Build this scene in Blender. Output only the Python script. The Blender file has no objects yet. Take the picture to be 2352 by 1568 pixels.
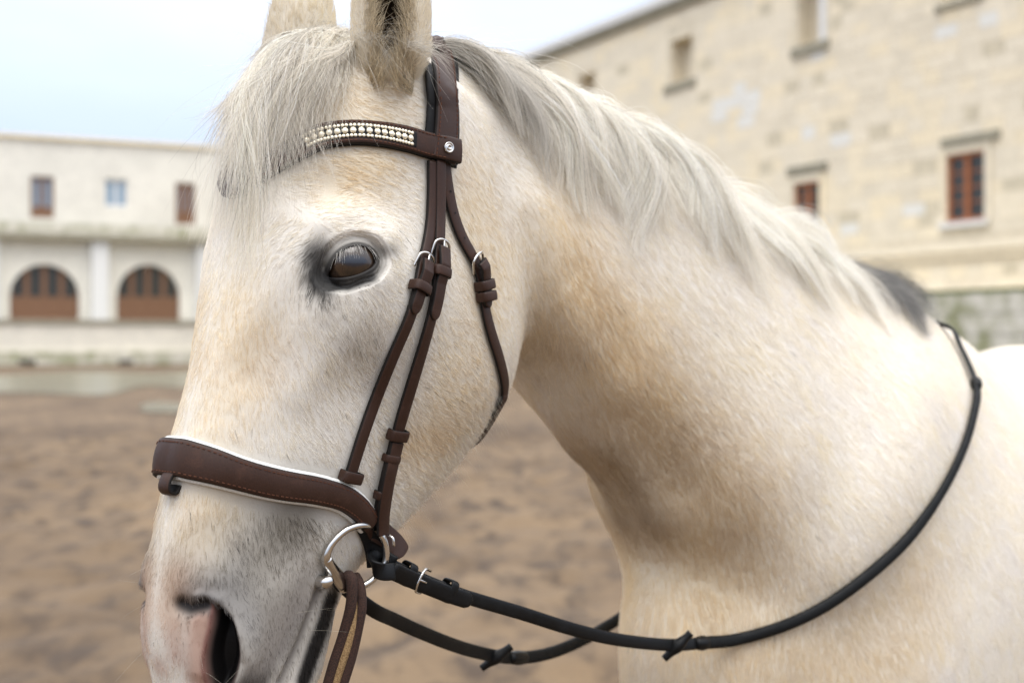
import bpy, bmesh, math, random
import numpy as np
from mathutils import Vector, Matrix
from mathutils.bvhtree import BVHTree

random.seed(7)
RNG = np.random.default_rng(11)
scn = bpy.context.scene
COL = scn.collection

# ------------------------------------------------------------------ camera
FPX = 3267.0                       # focal length in pixels of a 2352 px wide frame (50 mm lens)
CX, CY, CAMZ = 1176.0, 784.0, 1.40
cam_data = bpy.data.cameras.new('camera')
cam_data.lens = 50.0
cam_data.sensor_width = 36.0
cam_data.clip_start = 0.05
cam_data.clip_end = 2000.0
cam = bpy.data.objects.new('camera', cam_data)
COL.objects.link(cam)
cam.location = (0, 0, CAMZ)
cam.rotation_euler = (math.radians(90), 0, 0)
scn.camera = cam
cam_data.dof.use_dof = True
cam_data.dof.focus_distance = 1.27
cam_data.dof.aperture_fstop = 5.0
cam_data.dof.aperture_blades = 0

# ------------------------------------------------------------------ sky and sun
world = bpy.data.worlds.new('World')
scn.world = world
world.use_nodes = True
SUN_EL, SUN_AZ = math.radians(66), math.radians(172)
nt = world.node_tree
nt.nodes.clear()
w_out = nt.nodes.new('ShaderNodeOutputWorld')
w_bg = nt.nodes.new('ShaderNodeBackground')
w_sky = nt.nodes.new('ShaderNodeTexSky')
w_sky.sky_type = 'NISHITA'
w_sky.sun_disc = False
w_sky.sun_elevation = SUN_EL
w_sky.sun_rotation = SUN_AZ
# thin bright overcast: cloud over most of the blue, brighter towards the zenith as such skies are
w_tc = nt.nodes.new('ShaderNodeTexCoord')
w_sep = nt.nodes.new('ShaderNodeSeparateXYZ'); nt.links.new(w_tc.outputs['Generated'], w_sep.inputs[0])
w_el = nt.nodes.new('ShaderNodeMapRange'); nt.links.new(w_sep.outputs[2], w_el.inputs[0])
w_el.inputs[1].default_value = 0.0; w_el.inputs[2].default_value = 1.0
w_el.inputs[3].default_value = 0.78; w_el.inputs[4].default_value = 3.4
w_map = nt.nodes.new('ShaderNodeMapping'); w_map.inputs['Scale'].default_value = (1.0, 1.0, 3.0)
nt.links.new(w_tc.outputs['Generated'], w_map.inputs[0])
w_nz = nt.nodes.new('ShaderNodeTexNoise'); w_nz.inputs['Scale'].default_value = 3.2; w_nz.inputs['Detail'].default_value = 6
nt.links.new(w_map.outputs[0], w_nz.inputs['Vector'])
w_rp = nt.nodes.new('ShaderNodeMapRange'); nt.links.new(w_nz.outputs[0], w_rp.inputs[0])
w_rp.inputs[1].default_value = .35; w_rp.inputs[2].default_value = .65; w_rp.inputs[3].default_value = .72; w_rp.inputs[4].default_value = .96
w_tint = nt.nodes.new('ShaderNodeMix'); w_tint.data_type = 'RGBA'          # blue haze low down, white cloud overhead
w_tint.inputs[6].default_value = (4.4, 5.05, 6.4, 1); w_tint.inputs[7].default_value = (6.0, 5.95, 6.0, 1)
w_tf = nt.nodes.new('ShaderNodeMapRange'); nt.links.new(w_sep.outputs[2], w_tf.inputs[0]); w_tf.inputs[1].default_value = .1; w_tf.inputs[2].default_value = .7
nt.links.new(w_tf.outputs[0], w_tint.inputs[0])
w_cl = nt.nodes.new('ShaderNodeMix'); w_cl.data_type = 'RGBA'; w_cl.blend_type = 'MULTIPLY'; w_cl.inputs[0].default_value = 1.0
nt.links.new(w_tint.outputs[2], w_cl.inputs[6])
nt.links.new(w_el.outputs[0], w_cl.inputs[7])
w_mx = nt.nodes.new('ShaderNodeMix'); w_mx.data_type = 'RGBA'
nt.links.new(w_rp.outputs[0], w_mx.inputs[0]); nt.links.new(w_sky.outputs[0], w_mx.inputs[6]); nt.links.new(w_cl.outputs[2], w_mx.inputs[7])
w_bg.inputs['Strength'].default_value = 0.12
nt.links.new(w_mx.outputs[2], w_bg.inputs[0])
nt.links.new(w_bg.outputs[0], w_out.inputs[0])
sun_d = bpy.data.lights.new('sun', 'SUN')
sun_d.energy = 1.3
sun_d.color = (1.0, .97, .93)
sun_d.angle = math.radians(40)
sun = bpy.data.objects.new('sun', sun_d)
COL.objects.link(sun)
sdir = Vector((math.sin(SUN_AZ) * math.cos(SUN_EL), math.cos(SUN_AZ) * math.cos(SUN_EL), math.sin(SUN_EL)))
sun.rotation_euler = sdir.to_track_quat('Z', 'Y').to_euler()
vs = scn.view_settings
vs.view_transform = 'Standard'
vs.look = 'None'
vs.exposure = 0.48
vs.gamma = 1.0
scn.cycles.max_bounces = 7
scn.cycles.diffuse_bounces = 4
scn.cycles.transmission_bounces = 5

# ------------------------------------------------------------------ helpers
def at(px, py, Y):
    """point at depth Y seen at photograph position px, py (2352 px wide frame)"""
    return np.array([(px - CX) / FPX * Y, Y, CAMZ - (py - CY) / FPX * Y])

def proj(p):
    p = np.asarray(p, float)
    return np.stack([CX + p[..., 0] / p[..., 1] * FPX, CY - (p[..., 2] - CAMZ) / p[..., 1] * FPX], -1)

def new_mesh(name, verts, faces, mat=None, parent=None, smooth=True):
    me = bpy.data.meshes.new(name)
    me.from_pydata([tuple(v) for v in verts], [], [tuple(f) for f in faces])
    me.update()
    if smooth:
        me.polygons.foreach_set('use_smooth', np.ones(len(me.polygons), bool))
    ob = bpy.data.objects.new(name, me)
    COL.objects.link(ob)
    if mat:
        me.materials.append(mat)
    if parent:
        ob.parent = parent
    return ob

def tag(o, label=None, category=None, group=None, kind=None):
    if label: o['label'] = label
    if category: o['category'] = category
    if group: o['group'] = group
    if kind: o['kind'] = kind
    return o

def empty(name, loc=(0, 0, 0)):
    o = bpy.data.objects.new(name, None)
    o.empty_display_size = 0.05
    COL.objects.link(o)
    o.location = loc
    return o

def cr(P, n, closed=False):
    """Catmull-Rom resample of control rows P (k, dim) into n rows (uniform in parameter)"""
    P = np.asarray(P, float)
    if P.ndim == 1:
        P = P[:, None]
    k = len(P)
    if closed:
        Q = np.concatenate([P[-1:], P, P[:2]])
        t = np.linspace(0, k, n, endpoint=False)
    else:
        Q = np.concatenate([2 * P[:1] - P[1:2], P, 2 * P[-1:] - P[-2:-1]])
        t = np.linspace(0, k - 1, n)
    i = np.minimum(t.astype(int), (k if closed else k - 1) - 1)
    f = (t - i)[:, None]
    a, b, c, d = Q[i], Q[i + 1], Q[i + 2], Q[i + 3]
    return 0.5 * ((2 * b) + (c - a) * f + (2 * a - 5 * b + 4 * c - d) * f ** 2 + (3 * b - a - 3 * c + d) * f ** 3)

def resample(P, n=None, step=None, smooth=True):
    """resample polyline to even arc length"""
    P = np.asarray(P, float)
    if smooth and len(P) > 2:
        P = cr(P, max(200, 40 * len(P)))
    L = np.concatenate([[0], np.cumsum(np.linalg.norm(np.diff(P, axis=0), axis=1))])
    if n is None:
        n = max(2, int(L[-1] / step) + 1)
    t = np.linspace(0, L[-1], n)
    return np.stack([np.interp(t, L, P[:, j]) for j in range(P.shape[1])], 1)

def unit(v):
    v = np.asarray(v, float)
    return v / np.maximum(np.linalg.norm(v, axis=-1, keepdims=True), 1e-12)

# ------------------------------------------------------------------ horse frame
# the horse stands facing camera-left at 47 degrees; d runs back along its spine from the poll,
# l to its own left (the side we see); behind the neck the spine bends away from the camera
HA = math.radians(47)
O_XY = np.array([-0.159, 1.36])
_dd = np.linspace(-0.6, 3.4, 1601)
_ang0 = math.atan2(math.sin(HA), math.cos(HA))
def _turn(d):
    return _ang0 + np.clip((d - 0.95) / 0.5, 0, 1) ** 2 * (3 - 2 * np.clip((d - 0.95) / 0.5, 0, 1)) * math.radians(16)
_th = _turn(_dd)
_dx, _dy = np.cos(_th), np.sin(_th)
_step = _dd[1] - _dd[0]
_sx, _sy = np.cumsum(_dx) * _step, np.cumsum(_dy) * _step
_i0 = np.argmin(abs(_dd))
_sx += O_XY[0] - _sx[_i0]
_sy += O_XY[1] - _sy[_i0]

def HW(s, l, z):
    """horse coordinates (s forward of the poll, l left, z up) to world"""
    d = -np.asarray(s, float)
    x = np.interp(d, _dd, _sx)
    y = np.interp(d, _dd, _sy)
    th = np.interp(d, _dd, _th)
    return np.stack([x + np.sin(th) * l, y - np.cos(th) * l, np.asarray(z, float) + 0 * x], -1)

def pick(px, py, l=0.0):
    """(s, z) of the point seen at px, py that lies l to the left of the spine plane"""
    P = HW(-_dd, l, 0 * _dd)
    r = P[:, 0] / P[:, 1] - (px - CX) / FPX
    i = np.where(np.diff(np.sign(r)) != 0)[0]
    i = i[0] if len(i) else int(np.argmin(abs(r)))
    f = r[i] / (r[i] - r[i + 1]) if r[i] != r[i + 1] else 0
    d = _dd[i] + f * _step
    Y = P[i, 1] + f * (P[i + 1, 1] - P[i, 1])
    return (-d, CAMZ - (py - CY) / FPX * Y)

PHI = np.linspace(0, np.pi, 9)
def loft(F, B, W, n=70, m=40):
    """closed tube: front line F, back line B (s, z) and half widths W[k][7] across the depth"""
    F, B = cr(F, n), cr(B, n)
    W = np.array([[0] + list(w) + [0] for w in W], float)
    Wn = cr(W, n)
    ph = np.linspace(0, np.pi, m)
    verts = []
    for k in range(n):
        w = cr(Wn[k], 200)[:, 0]
        wi = np.maximum(np.interp(ph, np.linspace(0, np.pi, 200), w), 0)
        v = (1 - np.cos(ph)) / 2
        p = F[k][None] + v[:, None] * (B[k] - F[k])[None]
        left = np.stack([p[:, 0], wi, p[:, 1]], 1)
        right = np.stack([p[:, 0], -wi, p[:, 1]], 1)[1:-1][::-1]
        verts.append(np.concatenate([left, right]))
    verts = np.array(verts)
    c = verts.shape[1]
    faces = []
    for k in range(n - 1):
        for j in range(c):
            j2 = (j + 1) % c
            faces.append((k * c + j, k * c + j2, (k + 1) * c + j2, (k + 1) * c + j))
    V = verts.reshape(-1, 3)
    a, b = len(V), len(V) + 1
    V = np.concatenate([V, verts[0].mean(0)[None], verts[-1].mean(0)[None]])
    for j in range(c):
        faces.append((a, (j + 1) % c, j))
        faces.append((b, (n - 1) * c + j, (n - 1) * c + (j + 1) % c))
    return HW(V[:, 0], V[:, 1], V[:, 2]), faces
# ------------------------------------------------------------------ horse body
HEAD_F = [(-.035, 1.690), (.050, 1.668), (.110, 1.575), (.140, 1.475), (.165, 1.385), (.190, 1.300), (.205, 1.225), (.212, 1.150), (.193, 1.085), (.160, 1.050)]
HEAD_B = [(-.170, 1.600), (-.195, 1.500), (-.212, 1.420), (-.190, 1.340), (-.130, 1.275), (-.055, 1.215), (.010, 1.170), (.030, 1.115), (.060, 1.060), (.100, 1.045)]
HEAD_W = [
    (.034, .058, .070, .072, .068, .052, .030),
    (.046, .078, .090, .088, .082, .065, .035),
    (.045, .080, .094, .094, .088, .075, .045),
    (.049, .091, .110, .098, .088, .075, .045),
    (.036, .058, .074, .078, .070, .058, .035),
    (.030, .046, .056, .058, .053, .042, .026),
    (.030, .046, .053, .052, .045, .035, .022),
    (.036, .054, .060, .053, .042, .033, .022),
    (.032, .048, .052, .048, .040, .030, .020),
    (.020, .030, .034, .034, .030, .025, .015)]
NECK_C = [pick(900, 110), pick(1010, 120), pick(1200, 205), pick(1500, 325), pick(1790, 535), pick(1960, 635), (-1.12, 1.475), (-1.30, 1.36)]
NECK_U = [pick(1080, 700), pick(1205, 835), pick(1325, 1020), pick(1425, 1140), pick(1485, 1255), (-.62, 1.04), (-.80, .92), (-1.0, .80)]
NECK_W = [
    (.020, .035, .045, .055, .055, .045, .025),
    (.027, .050, .068, .080, .084, .072, .042),
    (.027, .050, .072, .086, .090, .074, .042),
    (.028, .055, .080, .094, .098, .082, .046),
    (.030, .066, .106, .132, .142, .126, .076),
    (.030, .075, .130, .168, .182, .166, .106),
    (.030, .085, .150, .190, .205, .185, .110),
    (.020, .060, .110, .140, .150, .130, .080)]
BODY_T = [(-.46, 1.08), (-.51, 1.16), (-.62, 1.24), (-.78, 1.34), (-1.0, 1.465), pick(2130, 722), pick(2238, 872), (-1.75, 1.295), (-2.15, 1.392), (-2.45, 1.34), (-2.58, 1.15)]
BODY_B = [(-.46, .97), (-.52, .88), (-.63, .79), (-.80, .73), (-1.0, .70), (-1.15, .69), (-1.45, .68), (-1.75, .69), (-2.15, .78), (-2.45, .95), (-2.58, 1.0)]
BODY_W = [
    (.015, .030, .040, .045, .040, .030, .015),
    (.020, .045, .065, .078, .080, .070, .040),
    (.030, .070, .112, .138, .142, .125, .075),
    (.035, .092, .158, .202, .210, .180, .105),
    (.040, .105, .180, .225, .230, .200, .120),
    (.045, .115, .190, .235, .240, .210, .125),
    (.065, .140, .210, .250, .255, .225, .130),
    (.085, .170, .235, .270, .275, .230, .130),
    (.095, .185, .250, .270, .260, .200, .110),
    (.080, .170, .230, .250, .230, .170, .090),
    (.040, .080, .110, .120, .110, .080, .040)]

def tube(C, R, m=20):
    C, R = np.asarray(C, float), np.asarray(R, float)
    T = unit(np.gradient(C, axis=0))
    up = np.array([0, 1, 0.0]) if abs(T[0][1]) < .9 else np.array([1.0, 0, 0])
    V, F = [], []
    for c, r, t in zip(C, R, T):
        a = unit(np.cross(t, up)); b = np.cross(t, a)
        q = np.linspace(0, 2 * np.pi, m, endpoint=False)
        V.append(c + r * (np.cos(q)[:, None] * a + np.sin(q)[:, None] * b))
    n = len(C)
    for k in range(n - 1):
        for j in range(m):
            j2 = (j + 1) % m
            F.append((k * m + j, k * m + j2, (k + 1) * m + j2, (k + 1) * m + j))
    V = np.concatenate(V + [C[:1], C[-1:]])
    for j in range(m):
        F.append((n * m, (j + 1) % m, j))
        F.append((n * m + 1, (n - 1) * m + j, (n - 1) * m + (j + 1) % m))
    return V, F

def build_base():
    VV, FF, off = [], [], 0
    def add(V, F):
        nonlocal off
        VV.append(V); FF.extend([tuple(i + off for i in f) for f in F]); off += len(V)
    add(*loft(HEAD_F, HEAD_B, HEAD_W))
    add(*loft(NECK_C, NECK_U, NECK_W, n=110, m=48))
    add(*loft(BODY_T, BODY_B, BODY_W, n=120, m=48))
    # legs
    for sd in (1, -1):
        c = cr([(-.93, .12 * sd, 1.0), (-.92, .13 * sd, .78), (-.90, .13 * sd, .46), (-.90, .13 * sd, .24), (-.89, .13 * sd, .10), (-.86, .13 * sd, .0)], 40)
        r = cr([.11, .085, .055, .036, .042, .06], 40)[:, 0]
        add(*tube(HW(c[:, 0], c[:, 1], c[:, 2]), r))
        c = cr([(-2.2, .13 * sd, 1.1), (-2.15, .14 * sd, .82), (-2.33, .14 * sd, .52), (-2.32, .14 * sd, .26), (-2.30, .14 * sd, .10), (-2.26, .14 * sd, .0)], 40)
        r = cr([.17, .12, .06, .04, .042, .06], 40)[:, 0]
        add(*tube(HW(c[:, 0], c[:, 1], c[:, 2]), r))
    return np.concatenate(VV), FF

def remesh(V, F, size):
    ob = new_mesh('tmp_horse', V, F)
    md = ob.modifiers.new('r', 'REMESH')
    md.mode = 'VOXEL'; md.voxel_size = size; md.use_smooth_shade = True
    dg = bpy.context.evaluated_depsgraph_get()
    me = bpy.data.meshes.new_from_object(ob.evaluated_get(dg))
    old = ob.data
    bpy.data.objects.remove(ob); bpy.data.meshes.remove(old)
    return me

def apply_mod(me, kind, **kw):
    ob = bpy.data.objects.new('tmp', me); COL.objects.link(ob)
    md = ob.modifiers.new('m', kind)
    for k, v in kw.items():
        setattr(md, k, v)
    dg = bpy.context.evaluated_depsgraph_get()
    out = bpy.data.meshes.new_from_object(ob.evaluated_get(dg))
    bpy.data.objects.remove(ob); bpy.data.meshes.remove(me)
    return out

V0, F0 = build_base()
horse_me = remesh(V0, F0, 0.0135)

# ------------------------------------------------------------------ courtyard: ground, two stone ranges
def srgb(r, g, b):
    c = np.array([r, g, b], float) / 255
    return np.where(c <= .04045, c / 12.92, ((c + .055) / 1.055) ** 2.4)
def mat(name):
    m = bpy.data.materials.new(name); m.use_nodes = True
    return m, m.node_tree, m.node_tree.nodes['Principled BSDF']
def node(nt, kind, **kw):
    n = nt.nodes.new(kind)
    for k, v in kw.items():
        if k in n.inputs.keys():
            n.inputs[k].default_value = v
        else:
            setattr(n, k, v)
    return n
def ramp(nt, src, stops, interp='LINEAR'):
    r = nt.nodes.new('ShaderNodeValToRGB')
    r.color_ramp.interpolation = interp
    el = r.color_ramp.elements
    while len(el) < len(stops):
        el.new(0.5)
    for e, (p, c) in zip(el, stops):
        e.position = p
        e.color = (c, c, c, 1) if np.isscalar(c) else (*c[:3], 1)
    nt.links.new(src, r.inputs[0])
    return r
def noise(nt, scale, detail=4, rough=.55, coord=None, dist=0.0):
    n = nt.nodes.new('ShaderNodeTexNoise')
    n.inputs['Scale'].default_value = scale; n.inputs['Detail'].default_value = detail
    n.inputs['Roughness'].default_value = rough; n.inputs['Distortion'].default_value = dist
    if coord is not None:
        nt.links.new(coord, n.inputs['Vector'])
    return n
def mixc(nt, fac, a, b, mode='MIX'):
    m = nt.nodes.new('ShaderNodeMix'); m.data_type = 'RGBA'; m.blend_type = mode
    for sock, v in ((m.inputs[0], fac), (m.inputs[6], a), (m.inputs[7], b)):
        if hasattr(v, 'is_linked'):
            nt.links.new(v, sock)
        elif np.isscalar(v):
            sock.default_value = v
        else:
            sock.default_value = (*v[:3], 1)
    return m.outputs[2]
def bump(nt, height, strength, dist, bsdf):
    b = nt.nodes.new('ShaderNodeBump'); b.inputs['Strength'].default_value = strength; b.inputs['Distance'].default_value = dist
    nt.links.new(height, b.inputs['Height']); nt.links.new(b.outputs[0], bsdf.inputs['Normal'])
    return b

from mathutils.geometry import tessellate_polygon

def vnoise(x, y, seed):
    """smooth value noise"""
    r = np.random.default_rng(seed).random((256, 256))
    xi, yi = np.floor(x).astype(int), np.floor(y).astype(int)
    fx, fy = x - xi, y - yi
    fx, fy = fx * fx * (3 - 2 * fx), fy * fy * (3 - 2 * fy)
    g = lambda a, b: r[a % 256, b % 256]
    return (g(xi, yi) * (1 - fx) + g(xi + 1, yi) * fx) * (1 - fy) + (g(xi, yi + 1) * (1 - fx) + g(xi + 1, yi + 1) * fx) * fy

M_SAND, nt, bs = mat('arena_sand')
geo = node(nt, 'ShaderNodeNewGeometry')
mp = node(nt, 'ShaderNodeMapping'); mp.inputs['Scale'].default_value = (1, .45, 1)
nt.links.new(geo.outputs['Position'], mp.inputs[0])
big = noise(nt, .55, 5, .6, mp.outputs[0], .6)
mid = noise(nt, 4.2, 5, .65, mp.outputs[0], .2)
fine = noise(nt, 60, 4, .6, geo.outputs['Position'])
c = mixc(nt, ramp(nt, big.outputs[0], [(.36, 0.), (.64, 1.)]).outputs[0], tuple(srgb(88, 69, 47)), tuple(srgb(127, 105, 77)))
c = mixc(nt, ramp(nt, mid.outputs[0], [(.36, .95), (.54, 0.)]).outputs[0], c, tuple(srgb(62, 47, 32)))
c = mixc(nt, ramp(nt, fine.outputs[0], [(.3, .35), (.7, 0.)]).outputs[0], c, (.05, .04, .03))
nt.links.new(c, bs.inputs['Base Color'])
bs.inputs['Roughness'].default_value = .9
bump(nt, fine.outputs[0], .6, .01, bs)

gx = np.concatenate([[-400, -120, -60, -35], np.arange(-14, 14.01, .085), [35, 60, 120, 400]])
gy = np.concatenate([[-400, -60, -10, 0, 3], np.arange(4.5, 24, .085), np.geomspace(24.4, 420, 60)])
X, Y = np.meshgrid(gx, gy)
fade = np.clip((14.5 - abs(X)) / 3, 0, 1) * np.clip((Y - 4.3) / 1.0, 0, 1) * np.clip((25 - Y) / 4, 0, 1)
h = (vnoise(X * 2.6, Y * 1.7, 1) - .5) * .09 + (vnoise(X * 6, Y * 4, 2) - .5) * .06 + (vnoise(X * .5, Y * .5, 3) - .5) * .05
h -= .05 * np.clip(vnoise(X * 3.3 + 9, Y * 2.4, 4) - .62, 0, 1) / .38
Z = h * fade - .03
n_x = len(gx)
V = np.stack([X, Y, Z], -1).reshape(-1, 3)
ii, jj = np.meshgrid(np.arange(len(gy) - 1), np.arange(n_x - 1), indexing='ij')
a = (ii * n_x + jj).ravel()
Fq = np.stack([a, a + 1, a + n_x + 1, a + n_x], 1)
g_me = bpy.data.meshes.new('ground')
g_me.from_pydata(V.tolist(), [], Fq.tolist()); g_me.update()
g_me.polygons.foreach_set('use_smooth', np.ones(len(g_me.polygons), bool))
g_me.materials.append(M_SAND)
ground = bpy.data.objects.new('ground', g_me); COL.objects.link(ground)
tag(ground, kind='structure')

# ---- wall frames: t along the wall, h up, o out towards the yard
class Frame:
    def __init__(s, p, d):
        s.p = np.array(p, float); s.d = unit(np.array([d[0], d[1]], float)); s.n = np.array([-s.d[1], s.d[0]])
        if s.n @ (np.zeros(2) - s.p) < 0:
            s.n = -s.n
    def w(s, t, h, o=0.0):
        t, h, o = np.broadcast_arrays(np.asarray(t, float), np.asarray(h, float), np.asarray(o, float))
        xy = s.p + t[..., None] * s.d + o[..., None] * s.n
        return np.concatenate([xy, h[..., None]], -1)
    def pk(s, px, py, o=0.0):
        r = np.array([(px - CX) / FPX, 1.0])
        q = s.p + o * s.n
        A = np.array([[r[0], -s.d[0]], [r[1], -s.d[1]]])
        k, t = np.linalg.solve(A, q)
        return t, CAMZ - (py - CY) / FPX * k
    def rect(s, x0, y0, x1, y1, o=0.0):
        """t0, h0, t1, h1 of a photographed rectangle (y measured at each side's middle)"""
        xm = (x0 + x1) / 2
        ts = sorted((s.pk(x0, y0, o)[0], s.pk(x1, y0, o)[0]))
        return ts[0], s.pk(xm, y1, o)[1], ts[1], s.pk(xm, y0, o)[1]

FR = Frame((13.7, 38.0), (-.487, 1.0))
FL = Frame((-26.3, 90.0), (2.053, 1.0))

def box_vf(fr, t0, t1, h0, h1, o0, o1):
    c = [(t, h, o) for o in (o0, o1) for h in (h0, h1) for t in (t0, t1)]
    V = fr.w(np.array([q[0] for q in c]), np.array([q[1] for q in c]), np.array([q[2] for q in c]))
    F = [(0, 1, 3, 2), (4, 6, 7, 5), (0, 4, 5, 1), (2, 3, 7, 6), (0, 2, 6, 4), (1, 5, 7, 3)]
    return V, F
def join(parts):
    VV, FF, off = [], [], 0
    for V, F in parts:
        VV.append(V); FF += [tuple(i + off for i in f) for f in F]; off += len(V)
    return np.concatenate(VV), FF
def fbox(name, fr, t0, t1, h0, h1, o0, o1, m, parent):
    V, F = box_vf(fr, t0, t1, h0, h1, o0, o1)
    return new_mesh(name, V, F, m, parent, smooth=False)
def facade(name, fr, outline, holes, depth, m, parent, o=0.0):
    """flat front with cut openings and their reveals"""
    loops = [[Vector((t, h, 0)) for t, h in L] for L in [outline] + holes]
    tris = tessellate_polygon(loops)
    pts = np.array([p for L in [outline] + holes for p in L])
    V = [fr.w(pts[:, 0], pts[:, 1], o)]
    F = [tuple(t) for t in tris]
    off = len(pts); base = len(outline)
    for L in holes:
        k = len(L); q = np.array(L)
        V.append(fr.w(q[:, 0], q[:, 1], o - depth))
        for i in range(k):
            F.append((base + i, base + (i + 1) % k, off + (i + 1) % k, off + i))
        base += k; off += k
    return new_mesh(name, np.concatenate(V), F, m, parent, smooth=False)
def rect_loop(r):
    t0, h0, t1, h1 = r
    return [(t0, h0), (t1, h0), (t1, h1), (t0, h1)]
def arch_loop(t0, t1, h0, h1, rise):
    tc, w = (t0 + t1) / 2, (t1 - t0) / 2
    q = np.linspace(0, math.pi, 21)
    return [(t0, h0), (t1, h0)] + [(tc + w * math.cos(x), h1 - rise + rise * math.sin(x)) for x in q]

def stone_mat(name, c1, c2, c3, dirt=.35, scale=1.0):
    m, nt, bs = mat(name)
    geo = node(nt, 'ShaderNodeNewGeometry'); oi = node(nt, 'ShaderNodeObjectInfo')
    ad = node(nt, 'ShaderNodeMath', operation='ADD'); fr_ = node(nt, 'ShaderNodeMath', operation='FRACT')
    nt.links.new(geo.outputs['Random Per Island'], ad.inputs[0]); nt.links.new(oi.outputs['Random'], ad.inputs[1]); nt.links.new(ad.outputs[0], fr_.inputs[0])
    base = ramp(nt, fr_.outputs[0], [(0, tuple(c1)), (.45, tuple(c2)), (.8, tuple(c3)), (1, tuple(c2))]).outputs[0]
    n1 = noise(nt, .8 * scale, 6, .6, geo.outputs['Position'])
    n2 = noise(nt, 6 * scale, 5, .6, geo.outputs['Position'])
    c = mixc(nt, ramp(nt, n1.outputs[0], [(.40, dirt), (.62, 0.)]).outputs[0], base, tuple(np.array(c2) * .62))
    c = mixc(nt, ramp(nt, n2.outputs[0], [(.35, .3), (.6, 0.)]).outputs[0], c, tuple(np.array(c1) * .6))
    nt.links.new(c, bs.inputs['Base Color'])
    bs.inputs['Roughness'].default_value = .9
    bump(nt, n2.outputs[0], .4, .01, bs)
    return m
def plain_mat(name, col, rough=.6, spec=.4, nscale=8, var=.35, metal=0.0):
    m, nt, bs = mat(name)
    geo = node(nt, 'ShaderNodeNewGeometry')
    n1 = noise(nt, nscale, 5, .6, geo.outputs['Position'])
    nt.links.new(mixc(nt, ramp(nt, n1.outputs[0], [(.35, var), (.65, 0.)]).outputs[0], tuple(col), tuple(np.array(col) * .55)), bs.inputs['Base Color'])
    bs.inputs['Roughness'].default_value = rough; bs.inputs['Specular IOR Level'].default_value = spec; bs.inputs['Metallic'].default_value = metal
    return m
M_WALL_R = stone_mat('honey_limestone', srgb(228, 217, 194), srgb(239, 228, 205), srgb(243, 228, 196), .14)
M_WALL_L = stone_mat('white_limestone', srgb(226, 222, 210), srgb(236, 232, 220), srgb(234, 224, 202), .3, .6)
M_MORTAR = plain_mat('lime_mortar', srgb(224, 213, 190), .95, .1, 3)
M_DARKSTONE = plain_mat('weathered_stone', srgb(160, 155, 138), .95, .1, 4, .6)
M_PLASTER = plain_mat('pale_plaster', srgb(226, 226, 224), .9, .2, 5, .2)
M_WOOD = plain_mat('red_brown_wood', srgb(128, 94, 70), .55, .4, 12)
M_WOOD_R = plain_mat('orange_brown_wood', srgb(172, 108, 70), .6, .3, 12)
M_GLASS, nt, bs = mat('window_glass')
bs.inputs['Base Color'].default_value = (.045, .045, .042, 1); bs.inputs['Roughness'].default_value = .2; bs.inputs['Specular IOR Level'].default_value = .4
M_GLASS_B, nt, bs = mat('sky_reflection_glass')
bs.inputs['Base Color'].default_value = (.22, .32, .42, 1); bs.inputs['Roughness'].default_value = .12; bs.inputs['Specular IOR Level'].default_value = .8  # blue of the reflected sky put into the base colour
M_MOSS, nt, bs = mat('mossy_stone')
geo = node(nt, 'ShaderNodeNewGeometry'); n1 = noise(nt, 1.3, 6, .65, geo.outputs['Position'])
nt.links.new(ramp(nt, n1.outputs[0], [(.42, tuple(srgb(208, 204, 190))), (.56, tuple(srgb(178, 176, 154))), (.68, tuple(srgb(124, 128, 80)))]).outputs[0], bs.inputs['Base Color'])
bs.inputs['Roughness'].default_value = .95
M_GRASS = plain_mat('tufted_grass', srgb(92, 104, 48), .9, .2, 6, .6)

def window(parent, fr, r, o, cols=2, rows=4, fw=.09, m=None, name='window', lower=0.0, glass=None):
    """casement with its own frame, glazing bars and panes"""
    m = m or M_WOOD
    t0, h0, t1, h1 = r
    parts = [box_vf(fr, t0, t0 + fw, h0, h1, o - .10, o), box_vf(fr, t1 - fw, t1, h0, h1, o - .10, o), box_vf(fr, t0 + fw, t1 - fw, h1 - fw, h1, o - .10, o), box_vf(fr, t0 + fw, t1 - fw, h0, h0 + fw, o - .10, o)]
    w = (t1 - t0 - 2 * fw)
    for c in range(1, cols):
        x = t0 + fw + w * c / cols
        parts.append(box_vf(fr, x - fw * .7, x + fw * .7, h0 + fw, h1 - fw, o - .10, o + .01))
    hl = h0 + fw + (h1 - h0) * lower
    if lower:
        parts.append(box_vf(fr, t0 + fw, t1 - fw, h0 + fw, hl, o - .08, o - .02))
    for k in range(1, rows):
        z = hl + (h1 - fw - hl) * k / rows
        parts.append(box_vf(fr, t0 + fw, t1 - fw, z - .02, z + .02, o - .08, o - .03))
    V, F = join(parts)
    win = new_mesh(name, V, F, m, parent, smooth=False)
    for c in range(cols):
        x0, x1 = t0 + fw + w * c / cols, t0 + fw + w * (c + 1) / cols
        for k in range(rows):
            z0, z1 = hl + (h1 - fw - hl) * k / rows, hl + (h1 - fw - hl) * (k + 1) / rows
            fbox('pane', fr, x0, x1, z0, z1, o - .066, o - .058, glass or M_GLASS, win)
    return win

# ---- the near range on the right
bR = empty('stone_building', FR.w(20, 0))
tag(bR, 'tall honey coloured limestone building with red brown windows behind the neck of the horse', 'building')
bR_inv = bR.matrix_world.copy()
TOP_R = 14.15
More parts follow.
